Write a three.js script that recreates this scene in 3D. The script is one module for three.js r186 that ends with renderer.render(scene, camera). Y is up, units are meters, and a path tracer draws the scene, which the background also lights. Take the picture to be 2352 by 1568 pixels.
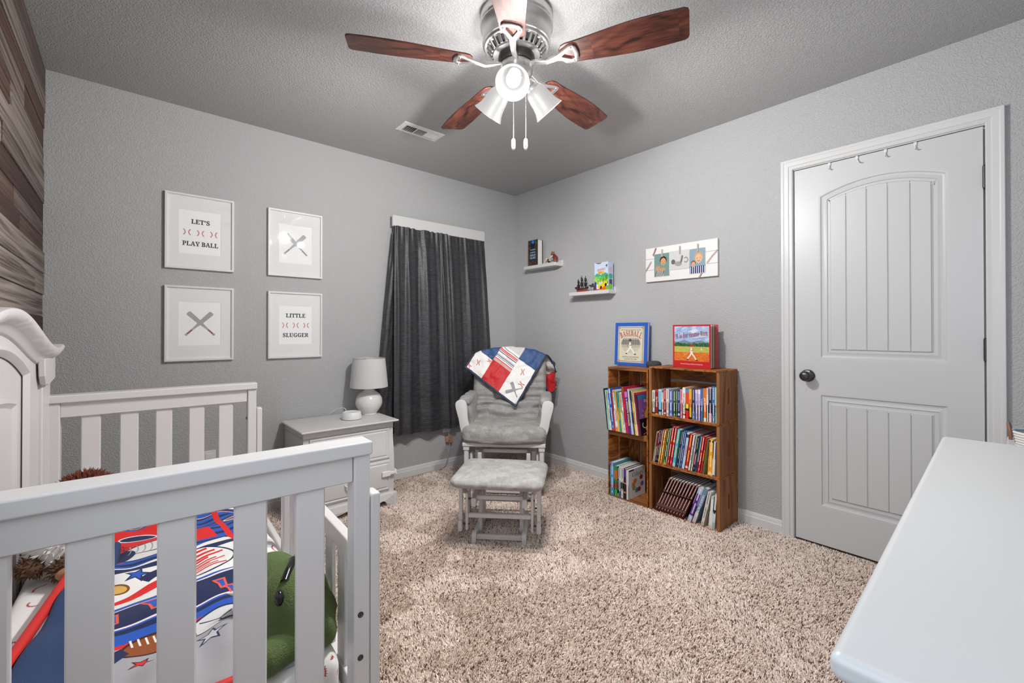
import * as THREE from 'three';
import { mergeGeometries, mergeVertices, toCreasedNormals } from 'three/addons/utils/BufferGeometryUtils.js';
import { RoundedBoxGeometry } from 'three/addons/geometries/RoundedBoxGeometry.js';
import { MarchingCubes } from 'three/addons/objects/MarchingCubes.js';
import { RectAreaLightUniformsLib } from 'three/addons/lights/RectAreaLightUniformsLib.js';

// ---------------------------------------------------------------- camera, light, exposure
const scene = new THREE.Scene();
const W = 2352, H = 1568, FPX = 1008;
const camera = new THREE.PerspectiveCamera(2 * Math.atan(H / 2 / FPX) * 180 / Math.PI, W / H, 0.03, 60);
camera.position.set(-2.785, 1.149, 3.14);
camera.rotation.order = 'YXZ';
camera.rotation.set(0.347 * Math.PI / 180, -41.16 * Math.PI / 180, 0);
camera.setViewOffset(W, H, 0, 30.2, W, H);
camera.updateProjectionMatrix();

const renderer = new THREE.WebGLRenderer({ antialias: true });
renderer.toneMapping = THREE.LinearToneMapping;
renderer.toneMappingExposure = 1.04;
renderer.shadowMap.enabled = true;
scene.background = new THREE.Color(0.62, 0.78, 1.0);   // pale daylight sky outside the unseen side window
RectAreaLightUniformsLib.init();
const LAMP_POWER = 3.9, LAMP_GLOW = 0.46, UNSEEN_WINDOW_POWER = 3.9;

// room: corner of the window wall (z = 0) and the door wall (x = 0) at the origin
const RX = -3.109, RZ = 3.56, RH = 2.44;
{
  const day = new THREE.RectAreaLight(new THREE.Color(0.80, 0.90, 1.0), UNSEEN_WINDOW_POWER, 0.86, 1.06);   // out of view, placed to light the dresser end and door wall through unseen_window_2
  day.name = 'unseen_window_daylight';
  day.position.set(RX + 0.01, 1.47, 2.88); day.lookAt(0, 1.47, 2.88);
  scene.add(day);
}

// ---------------------------------------------------------------- helpers
const PI = Math.PI;
function rng(seed) { let s = seed >>> 0; return () => { s = (s + 0x6d2b79f5) | 0; let t = Math.imul(s ^ (s >>> 15), 1 | s); t = (t + Math.imul(t ^ (t >>> 7), 61 | t)) ^ t; return ((t ^ (t >>> 14)) >>> 0) / 4294967296; }; }
const lerp = (a, b, t) => a + (b - a) * t, clamp = (x, a = 0, b = 1) => Math.min(b, Math.max(a, x));
const smooth = (a, b, x) => { const t = clamp((x - a) / (b - a)); return t * t * (3 - 2 * t); };
const usedNames = new Map();
function numbered(n) { const k = usedNames.get(n) || 0; usedNames.set(n, k + 1); return k ? n + '_' + String(k).padStart(3, '0') : n; }
function prep(g) { return g.index ? g.toNonIndexed() : g; }
function join(list) {
  const gs = list.flat(Infinity).map(prep);
  for (const g of gs) { if (!g.attributes.uv) g.setAttribute('uv', new THREE.Float32BufferAttribute(new Float32Array(g.attributes.position.count * 2), 2)); for (const k of Object.keys(g.attributes)) if (!['position', 'normal', 'uv'].includes(k)) g.deleteAttribute(k); g.morphAttributes = {}; }
  return gs.length === 1 ? gs[0] : mergeGeometries(gs, false);
}
function mesh(name, geos, mat, parent = scene) {
  const m = new THREE.Mesh(Array.isArray(geos) ? join(geos) : geos, mat);
  m.name = parent === scene ? numbered(name) : name;
  m.castShadow = m.receiveShadow = true; parent.add(m); return m;
}
function tag(o, label, category, group, kind) { o.userData.label = label; if (category) o.userData.category = category; if (group) o.userData.group = group; if (kind) o.userData.kind = kind; return o; }
function thing(name, label, category, pos = [0, 0, 0], turn = 0, group) { const o = new THREE.Group(); o.name = numbered(name); o.position.set(...pos); o.rotation.y = turn; scene.add(o); return tag(o, label, category, group); }
function struct(name, geos, mat, label) { const m = mesh(name, geos, mat); m.userData.kind = 'structure'; if (label) m.userData.label = label; return m; }
// box with chamfered edges (44 triangles), centred at x, y, z
function cbox(w, h, d, x = 0, y = 0, z = 0, c = 0.002) {
  c = Math.min(c, w * 0.45, h * 0.45, d * 0.45);
  const a = [w / 2, h / 2, d / 2], P = [], V = {};
  for (const sx of [-1, 1]) for (const sy of [-1, 1]) for (const sz of [-1, 1]) for (let k = 0; k < 3; k++) {
    const s = [sx, sy, sz]; V[sx + ',' + sy + ',' + sz + ',' + k] = s.map((q, i) => q * (a[i] - (i === k ? 0 : c)));
  }
  const v = (s, k) => V[s.join(',') + ',' + k];
  const tri = (p, q, r) => {
    const ax = new THREE.Vector3(...p), bx = new THREE.Vector3(...q), cx = new THREE.Vector3(...r), n = bx.clone().sub(ax).cross(cx.clone().sub(ax));
    if (n.dot(ax.clone().add(bx).add(cx)) < 0) P.push(...p, ...r, ...q); else P.push(...p, ...q, ...r);
  };
  const quad = (p, q, r, s) => { tri(p, q, r); tri(p, r, s); };
  for (let k = 0; k < 3; k++) for (const s of [-1, 1]) {
    const i = (k + 1) % 3, j = (k + 2) % 3, at = (si, sj) => { const t = [0, 0, 0]; t[k] = s; t[i] = si; t[j] = sj; return v(t, k); };
    quad(at(-1, -1), at(1, -1), at(1, 1), at(-1, 1));
  }
  for (let k = 0; k < 3; k++) { const i = (k + 1) % 3, j = (k + 2) % 3; for (const si of [-1, 1]) for (const sj of [-1, 1]) { const at = (sk, f) => { const t = [0, 0, 0]; t[k] = sk; t[i] = si; t[j] = sj; return v(t, f); }; quad(at(-1, i), at(1, i), at(1, j), at(-1, j)); } }
  for (const sx of [-1, 1]) for (const sy of [-1, 1]) for (const sz of [-1, 1]) { const s = [sx, sy, sz]; tri(v(s, 0), v(s, 1), v(s, 2)); }
  const g = new THREE.BufferGeometry(); g.setAttribute('position', new THREE.Float32BufferAttribute(P, 3)); g.computeVertexNormals();
  g.translate(x, y, z); return g;
}
function bar(x0, x1, y0, y1, z0, z1, c = 0.002) { return cbox(x1 - x0, y1 - y0, z1 - z0, (x0 + x1) / 2, (y0 + y1) / 2, (z0 + z1) / 2, c); }
function rbox(w, h, d, x, y, z, r = 0.005, s = 3) { const g = new RoundedBoxGeometry(w, h, d, s, Math.min(r, w / 2.01, h / 2.01, d / 2.01)); g.translate(x, y, z); return g; }
// uv in metres from the side that a face points to; rot turns the pattern by 90 degrees
function uvm(g, su = 1, sv = su, rot = false, ou = 0, ov = 0) {
  g = prep(g); const p = g.attributes.position, n = g.attributes.normal, uv = new Float32Array(p.count * 2);
  for (let i = 0; i < p.count; i += 3) {
    let nx = 0, ny = 0, nz = 0; for (let k = 0; k < 3; k++) { nx += n.getX(i + k); ny += n.getY(i + k); nz += n.getZ(i + k); }
    nx = Math.abs(nx); ny = Math.abs(ny); nz = Math.abs(nz);
    for (let k = 0; k < 3; k++) {
      const x = p.getX(i + k), y = p.getY(i + k), z = p.getZ(i + k); let u, v;
      if (nx >= ny && nx >= nz) { u = z; v = y; } else if (ny >= nz) { u = x; v = z; } else { u = x; v = y; }
      if (rot) [u, v] = [v, u];
      uv[(i + k) * 2] = u * su + ou; uv[(i + k) * 2 + 1] = v * sv + ov;
    }
  }
  g.setAttribute('uv', new THREE.BufferAttribute(uv, 2)); return g;
}
// profile [[across, proud], ...] swept along a 2D path in the xy plane with mitred corners; proud is +z
function ribbon(path, profile, closed = false, crease = 0.5) {
  const n = path.length, dir = [], P = [];
  for (let i = 0; i < n; i++) {
    const prev = path[(i - 1 + n) % n], cur = path[i], next = path[(i + 1) % n];
    let d1 = [cur[0] - prev[0], cur[1] - prev[1]], d2 = [next[0] - cur[0], next[1] - cur[1]];
    if (!closed && i === 0) d1 = d2; if (!closed && i === n - 1) d2 = d1;
    const l1 = Math.hypot(...d1), l2 = Math.hypot(...d2), n1 = [-d1[1] / l1, d1[0] / l1], n2 = [-d2[1] / l2, d2[0] / l2];
    let m = [n1[0] + n2[0], n1[1] + n2[1]]; const lm = Math.hypot(...m); m = [m[0] / lm, m[1] / lm];
    const k = 1 / Math.max(0.3, m[0] * n1[0] + m[1] * n1[1]); dir.push([m[0] * k, m[1] * k]);
  }
  const pt = (i, j) => [path[i][0] + dir[i][0] * profile[j][0], path[i][1] + dir[i][1] * profile[j][0], profile[j][1]];
  for (let i = 0; i < (closed ? n : n - 1); i++) for (let j = 0; j < profile.length - 1; j++) { const a = pt(i, j), b = pt((i + 1) % n, j), c = pt((i + 1) % n, j + 1), d = pt(i, j + 1); P.push(...a, ...b, ...c, ...a, ...c, ...d); }
  if (!closed) for (const [i, s] of [[0, 1], [n - 1, -1]]) for (let j = 1; j < profile.length - 1; j++) { const a = pt(i, 0), b = pt(i, j), c = pt(i, j + 1); if (s > 0) P.push(...a, ...b, ...c); else P.push(...a, ...c, ...b); }
  const g = new THREE.BufferGeometry(); g.setAttribute('position', new THREE.Float32BufferAttribute(P, 3)); g.computeVertexNormals();
  return crease ? toCreasedNormals(g, crease) : g;
}
const rect = (x0, y0, x1, y1) => [[x0, y0], [x1, y0], [x1, y1], [x0, y1]];
function shapeOf(pts, holes = []) { const s = new THREE.Shape(pts.map((p) => new THREE.Vector2(...p))); for (const h of holes) s.holes.push(new THREE.Path(h.map((p) => new THREE.Vector2(...p)))); return s; }
function extr(shape, depth, bevel = 0, bs = 1, curve = 12) { return new THREE.ExtrudeGeometry(shape, { depth: depth - 2 * bevel, bevelEnabled: bevel > 0, bevelThickness: bevel, bevelSize: bevel, bevelOffset: -bevel, bevelSegments: bs, curveSegments: curve }).translate(0, 0, bevel); }
function lathe(pts, seg = 32) { return toCreasedNormals(new THREE.LatheGeometry(pts.map((p) => new THREE.Vector2(...p)), seg), 0.7); }
function tube(pts, r, n = 24, k = 8) { return new THREE.TubeGeometry(new THREE.CatmullRomCurve3(pts.map((p) => new THREE.Vector3(...p))), n, r, k); }
function rod(a, b, r, k = 10) { const A = new THREE.Vector3(...a), B = new THREE.Vector3(...b), L = A.distanceTo(B), g = new THREE.CylinderGeometry(r, r, L, k); g.applyQuaternion(new THREE.Quaternion().setFromUnitVectors(new THREE.Vector3(0, 1, 0), B.clone().sub(A).normalize())); return g.translate((A.x + B.x) / 2, (A.y + B.y) / 2, (A.z + B.z) / 2); }
function ell(rx, ry, rz, x, y, z, s = 16) { return new THREE.SphereGeometry(1, s, Math.round(s * 0.7)).scale(rx, ry, rz).translate(x, y, z); }
// densely divided rounded box, bent by f(vector)
function soft(w, h, d, r, f, nx = 30, ny = 10, nz = 26) {
  let g = new THREE.BoxGeometry(w, h, d, nx, ny, nz); g.deleteAttribute('normal'); g.deleteAttribute('uv'); g = mergeVertices(g, 1e-5);
  const p = g.attributes.position, v = new THREE.Vector3(), q = new THREE.Vector3();
  for (let i = 0; i < p.count; i++) {
    v.fromBufferAttribute(p, i); q.set(clamp(v.x, -w / 2 + r, w / 2 - r), clamp(v.y, -h / 2 + Math.min(r, h / 2 - 1e-4), h / 2 - Math.min(r, h / 2 - 1e-4)), clamp(v.z, -d / 2 + r, d / 2 - r));
    const e = v.clone().sub(q), l = e.length(); if (l > 1e-6) { e.multiplyScalar(r / l); e.y *= Math.min(1, h / 2 / r); v.copy(q).add(e); }
    f && f(v); p.setXYZ(i, v.x, v.y, v.z);
  }
  g.computeVertexNormals(); return g;
}
// closed skin around a distance function
function blob(dist, c, half, res = 48) {
  const mc = new MarchingCubes(res, new THREE.MeshStandardMaterial(), false, false, 60000), h = res / 2; mc.isolation = 0;
  for (let k = 0; k < res; k++) for (let j = 0; j < res; j++) for (let i = 0; i < res; i++) mc.field[i + j * res + k * res * res] = -dist(c[0] + (i - h) / h * half, c[1] + (j - h) / h * half, c[2] + (k - h) / h * half);
  mc.update();
  const n = mc.count, P = new Float32Array(n * 3);
  for (let i = 0; i < n; i++) for (let a = 0; a < 3; a++) P[i * 3 + a] = c[a] + mc.positionArray[i * 3 + a] * half;
  let g = new THREE.BufferGeometry(); g.setAttribute('position', new THREE.BufferAttribute(P, 3)); g = mergeVertices(g, half * 1e-4); g.computeVertexNormals();
  return g;
}
const smin = (a, b, k) => { const h = clamp(0.5 + 0.5 * (b - a) / k); return lerp(b, a, h) - k * h * (1 - h); };
const sdEll = (x, y, z, c, r) => { const X = (x - c[0]) / r[0], Y = (y - c[1]) / r[1], Z = (z - c[2]) / r[2], k = Math.hypot(X, Y, Z); return (k - 1) * Math.min(...r); };
const sdCap = (x, y, z, a, b, ra, rb) => { const d = [b[0] - a[0], b[1] - a[1], b[2] - a[2]], t = clamp(((x - a[0]) * d[0] + (y - a[1]) * d[1] + (z - a[2]) * d[2]) / (d[0] ** 2 + d[1] ** 2 + d[2] ** 2)); return Math.hypot(x - a[0] - d[0] * t, y - a[1] - d[1] * t, z - a[2] - d[2] * t) - lerp(ra, rb, t); };

// ---------------------------------------------------------------- textures
function noise2(seed, per) {   // tileable value noise with period per
  const r = rng(seed), g = Array.from({ length: per * per }, () => r());
  return (x, y) => { const xi = Math.floor(x), yi = Math.floor(y), fx = x - xi, fy = y - yi, u = fx * fx * (3 - 2 * fx), v = fy * fy * (3 - 2 * fy), m = (a) => ((a % per) + per) % per, at = (a, b) => g[m(b) * per + m(a)]; return lerp(lerp(at(xi, yi), at(xi + 1, yi), u), lerp(at(xi, yi + 1), at(xi + 1, yi + 1), u), v); };
}
function dataTex(n, f, srgb = false, m = n) {
  const d = new Uint8Array(n * m * 4);
  for (let y = 0; y < m; y++) for (let x = 0; x < n; x++) { const c = f(x / n, y / m), i = (y * n + x) * 4; if (typeof c === 'number') d[i] = d[i + 1] = d[i + 2] = clamp(c) * 255; else for (let k = 0; k < 3; k++) d[i + k] = clamp(c[k]) * 255; d[i + 3] = 255; }
  const t = new THREE.DataTexture(d, n, m, THREE.RGBAFormat); t.wrapS = t.wrapT = THREE.RepeatWrapping; t.magFilter = THREE.LinearFilter; t.minFilter = THREE.LinearMipmapLinearFilter; t.generateMipmaps = true; if (srgb) t.colorSpace = THREE.SRGBColorSpace; t.needsUpdate = true; return t;
}
function canvas(w, h, draw) { const c = document.createElement('canvas'); c.width = w; c.height = h; const x = c.getContext('2d'); draw(x, w, h); const t = new THREE.CanvasTexture(c); t.colorSpace = THREE.SRGBColorSpace; t.anisotropy = 8; return t; }
function std(color, rough = 0.6, extra = {}) { const m = new THREE.MeshStandardMaterial({ color: Array.isArray(color) ? new THREE.Color().setRGB(...color) : color, roughness: rough, ...extra }); return m; }
function phys(color, rough = 0.6, extra = {}) { return new THREE.MeshPhysicalMaterial({ color: Array.isArray(color) ? new THREE.Color().setRGB(...color) : color, roughness: rough, ...extra }); }

const nA = noise2(11, 64), nB = noise2(12, 128), nC = noise2(13, 32), nD = noise2(14, 8), nE = noise2(15, 256), nF = noise2(16, 16);
// knock-down plaster: 0.5 m tile, blobs about 1 cm across
const plasterTex = dataTex(1024, (u, v) => {
  const a = nA(u * 64 + nC(u * 32, v * 32) * 1.6, v * 64 + nC(u * 32 + 7, v * 32 + 3) * 1.6), b = nB(u * 128, v * 128), e = nE(u * 256, v * 256);
  return smooth(0.36, 0.66, a * 0.72 + b * 0.28) * 0.8 + e * 0.14 + b * 0.06;
});
const M = {};
M.wall = std([0.475, 0.477, 0.481], 0.62, { bumpMap: plasterTex, bumpScale: 0.0012 });
M.ceiling = std([0.455, 0.455, 0.457], 0.75, { bumpMap: plasterTex, bumpScale: 0.0018 });
M.trim = std([0.70, 0.70, 0.695], 0.34);
M.white = std([0.66, 0.655, 0.65], 0.38);
M.crib = std([0.635, 0.616, 0.612], 0.36);
M.doorPaint = std([0.635, 0.64, 0.645], 0.38);
M.plastic = std([0.8, 0.8, 0.79], 0.4);
M.dark = std([0.012, 0.011, 0.01], 0.7);
M.pewter = std([0.085, 0.082, 0.08], 0.36, { metalness: 0.85 });
M.nickel = std([0.62, 0.61, 0.6], 0.3, { metalness: 0.95 });
M.paper = std([0.78, 0.76, 0.71], 0.8);
M.glass = phys([1, 1, 1], 0.02, { transmission: 1, thickness: 0, ior: 1.5 });
// wood: streaks along v
function woodTex(seed, dark, mid, light, fx = 48, fy = 4, contrast = 1, n = 512) {
  const a = noise2(seed, 64), b = noise2(seed + 1, 16), c = noise2(seed + 2, 128), d = noise2(seed + 3, 8);
  return dataTex(n, (u, v) => {
    const warp = b(u * 8, v * 4) * 0.5 + d(u * 4, v * 2) * 0.6;
    let s = a((u * fx + warp * 6) % 64, v * fy) * 0.6 + c(u * 128, v * 8) * 0.4; s = clamp(0.5 + (s - 0.5) * 1.6 * contrast);
    const t = clamp(d(u * 4 + 2, v * 2) * 0.7 + s * 0.6 - 0.1);
    const lo = s < 0.5 ? [0, 1, 2].map((k) => lerp(dark[k], mid[k], s * 2)) : [0, 1, 2].map((k) => lerp(mid[k], light[k], s * 2 - 1));
    return [0, 1, 2].map((k) => lerp(lo[k], mid[k], 0.3 * t));
  }, true);
}
const rgb = (h) => [(h >> 16 & 255) / 255, (h >> 8 & 255) / 255, (h & 255) / 255];
// ---------------------------------------------------------------- the room shell
const T = 0.1, U = 1 / 0.3;
struct('wall_back', [uvm(new THREE.BoxGeometry(-RX + 2 * T, RH, T).translate(RX / 2, RH / 2, -T / 2), U)], M.wall, 'grey textured wall behind the curtain and framed prints');
const DZ0 = 2.322, DZ1 = 3.073, DTOP = 2.054;   // rough door opening
struct('wall_right', [
  uvm(new THREE.BoxGeometry(T, RH, DZ0).translate(T / 2, RH / 2, DZ0 / 2), U),
  uvm(new THREE.BoxGeometry(T, RH, RZ - DZ1).translate(T / 2, RH / 2, (RZ + DZ1) / 2), U),
  uvm(new THREE.BoxGeometry(T, RH - DTOP, DZ1 - DZ0).translate(T / 2, (RH + DTOP) / 2, (DZ0 + DZ1) / 2), U)], M.wall, 'grey textured wall with the white door');
struct('wall_front', [uvm(new THREE.BoxGeometry(-RX + 2 * T, RH, T).translate(RX / 2, RH / 2, RZ + T / 2), U)], M.wall);
const VX0 = -1.484, VX1 = -1.246, VZ0 = 0.572, VZ1 = 0.656;   // duct opening in the ceiling
const slabBox = (x0, x1, z0, z1) => uvm(new THREE.BoxGeometry(x1 - x0, T, z1 - z0).translate((x0 + x1) / 2, RH + T / 2, (z0 + z1) / 2), U);
struct('ceiling', [slabBox(RX - T, VX0, -T, RZ + T), slabBox(VX1, T, -T, RZ + T), slabBox(VX0, VX1, -T, VZ0), slabBox(VX0, VX1, VZ1, RZ + T)], M.ceiling, 'grey textured ceiling');
const WZ0 = 2.45, WZ1 = 3.31, WY0 = 0.94, WY1 = 2.0;
const wallLeft = struct('wall_left', [
  uvm(new THREE.BoxGeometry(T, RH, WZ0).translate(RX - T / 2, RH / 2, WZ0 / 2), U),
  uvm(new THREE.BoxGeometry(T, RH, RZ - WZ1).translate(RX - T / 2, RH / 2, (RZ + WZ1) / 2), U),
  uvm(new THREE.BoxGeometry(T, WY0, WZ1 - WZ0).translate(RX - T / 2, WY0 / 2, (WZ0 + WZ1) / 2), U),
  uvm(new THREE.BoxGeometry(T, RH - WY1, WZ1 - WZ0).translate(RX - T / 2, (RH + WY1) / 2, (WZ0 + WZ1) / 2), U)], M.wall, 'accent wall covered in weathered brown and grey planks');
{ // weathered planks in rows of uneven height, each its own piece
  const tones = [[0x2a1b15, 0x523a30, 0x6c5547], [0x3c2f2a, 0x6c5e56, 0x8e8077], [0x463a34, 0x7c7068, 0xa0958d], [0x1f120c, 0x402a22, 0x583e33], [0x382d28, 0x594d46, 0x7a6d65]];
  const mats = tones.map((t, i) => std(0xffffff, 0.75, { map: woodTex(200 + i * 7, ...t.map(rgb), 40, 3, 0.85), bumpMap: plasterTex, bumpScale: 0.0008 }));
  const r = rng(77); let y = 0;
  while (y < RH - 0.004) {
    let h = lerp(0.07, 0.108, r()); if (RH - y - h < 0.05) h = RH - y;
    let z = 0; let last = -1;
    while (z < RZ - 0.01) {
      let l = lerp(0.45, 1.3, r()); if (RZ - z - l < 0.25) l = RZ - z;
      let k = Math.floor(r() * 5); if (k === last) k = (k + 2) % 5; last = k;
      const th = lerp(0.005, 0.012, r()), spans = [];
      if (y + h > WY0 - 0.05 && y < WY1 + 0.05) { if (z < WZ0 - 0.06) spans.push([z, Math.min(z + l, WZ0 - 0.055)]); if (z + l > WZ1 + 0.06) spans.push([Math.max(z, WZ1 + 0.055), z + l]); } else spans.push([z, z + l]);
      for (const [a, b] of spans) if (b - a > 0.02) mesh('plank', [uvm(bar(RX, RX + th, y + 0.0011, y + h - 0.0011, a + 0.0011, b - 0.0011, 0.002), 2.6, 0.55, true, r() * 3, r() * 3)], mats[k], wallLeft);
      z += l;
    }
    y += h;
  }
}
{ // unseen side window, out of view, placed to cast cool light on dresser and door
  const w = new THREE.Group(); w.name = 'unseen_window_2'; w.userData.kind = 'structure'; w.userData.label = 'unseen white sash window in the plank wall, out of view'; scene.add(w);
  const map = (g) => { g.rotateY(PI / 2); g.translate(RX, 0, 0); return g; };   // local x -> -z, local z -> +x
  const pr = [[0.05, 0], [0.05, 0.016], [0, 0.012], [-0.004, 0]];
  mesh('casing', [map(ribbon(rect(-WZ1, WY0, -WZ0, WY1), pr.map(([a, b]) => [-a, b]), true))], M.trim, w);
  for (const [a, b, c, d] of [[WZ0, WZ0 + 0.035, WY0, WY1], [WZ1 - 0.035, WZ1, WY0, WY1], [WZ0, WZ1, WY0, WY0 + 0.035], [WZ0, WZ1, WY1 - 0.035, WY1], [WZ0, WZ1, (WY0 + WY1) / 2 - 0.018, (WY0 + WY1) / 2 + 0.018]]) mesh('sash_bar', [bar(RX - 0.07, RX - 0.03, c, d, a, b)], M.trim, w);
  for (const [c, d] of [[WY0 + 0.035, 1.452], [1.488, WY1 - 0.035]]) mesh('pane', [bar(RX - 0.052, RX - 0.048, c, d, WZ0 + 0.035, WZ1 - 0.035, 0.0005)], M.glass, w);
}
// carpet backing, with the pile standing on it
struct('floor', [uvm(new THREE.BoxGeometry(-RX + 2 * T, T, RZ + 2 * T).translate(RX / 2, -T / 2, RZ / 2), 1)], std([0.27, 0.185, 0.14], 0.95), 'carpeted floor');
// baseboards
const bbProfile = [[0, 0], [0.0125, 0], [0.0125, 0.052], [0.0095, 0.058], [0.009, 0.068], [0.005, 0.078], [0, 0.08]];
function baseboard(name, a, b, turn, pos) { const s = new THREE.Shape(bbProfile.map(([x, y]) => new THREE.Vector2(x, y))); const g = new THREE.ExtrudeGeometry(s, { depth: b - a, bevelEnabled: false }).translate(0, 0, a); g.rotateY(turn); g.translate(...pos); return struct(name, [toCreasedNormals(prep(g), 0.4)], M.trim, 'white moulded baseboard'); }
baseboard('baseboard_back', 0, -RX - 0.013, -PI / 2, [0, 0, 0]);          // along -x, proud of the wall towards +z
baseboard('baseboard_right', -2.279, -0.013, PI, [0, 0, 0]);
baseboard('baseboard_right', -RZ, -3.116, PI, [0, 0, 0]);
baseboard('baseboard_left', 0.013, RZ - 0.013, 0, [RX + 0.009, 0, 0]);
baseboard('baseboard_front', 0, -RX - 0.013, PI / 2, [RX, 0, RZ]);

// carpet pile
{
  const up = [], g = new THREE.BufferGeometry(), hh = 0.0125;
  const ring = [[-0.0026, 0, -0.0012], [0.0024, 0, -0.0018], [0.0003, 0, 0.0028]], top = [[-0.0012, hh * 0.9, -0.0007], [0.0012, hh, -0.0004], [0.0002, hh * 0.86, 0.0013]];
  for (let i = 0; i < 3; i++) { const j = (i + 1) % 3; up.push(...ring[i], ...top[i], ...ring[j], ...ring[j], ...top[i], ...top[j]); }
  up.push(...top[0], ...top[2], ...top[1]);
  g.setAttribute('position', new THREE.Float32BufferAttribute(up, 3)); g.computeVertexNormals();
  const x0 = RX + 0.02, x1 = -0.013, z0 = 0.013, z1 = 3.5, N = 520000;
  const im = new THREE.InstancedMesh(g, std(0xffffff, 0.95), N); im.name = numbered('carpet_pile');
  const r = rng(5), m = new THREE.Matrix4(), q = new THREE.Quaternion(), e = new THREE.Euler(), p = new THREE.Vector3(), s = new THREE.Vector3(), c = new THREE.Color();
  const lean = noise2(31, 64), lean2 = noise2(32, 64), tone = noise2(33, 64);
  for (let i = 0; i < N; i++) {
    const x = lerp(x0, x1, r()), z = lerp(z0, z1, r());
    // brushed patches: the pile lies over in different directions, as feet and the vacuum left it
    const a = lean(x * 4.2 + 20, z * 4.2) * 0.65 + lean2(x * 11 + 5, z * 11) * 0.35, b = smooth(0.34, 0.62, a);
    const dir = lerp(-0.4, 1.8, b) + (r() - 0.5) * 1.4, amt = 0.2 + r() * 0.5;
    e.set(Math.cos(dir) * amt, r() * 6.283, Math.sin(dir) * amt); q.setFromEuler(e);
    p.set(x, -0.001, z); const k = 0.8 + r() * 0.55; s.set(k, 0.75 + r() * 0.5, k);
    m.compose(p, q, s); im.setMatrixAt(i, m);
    const t = r(), mix = clamp(0.30 + 0.5 * b + (tone(x * 17, z * 17) - 0.5) * 0.5);
    if (t < 0.11) c.setRGB(0.20, 0.118, 0.082); else if (t < 0.34) c.setRGB(lerp(0.62, 0.76, mix), lerp(0.48, 0.62, mix), lerp(0.40, 0.53, mix)); else c.setRGB(lerp(0.88, 0.96, mix), lerp(0.76, 0.85, mix), lerp(0.67, 0.77, mix));
    im.setColorAt(i, c);
  }
  im.castShadow = im.receiveShadow = true; scene.add(im); tag(im, 'beige and brown flecked cut pile carpet', 'carpet', null, 'stuff');
}

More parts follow.
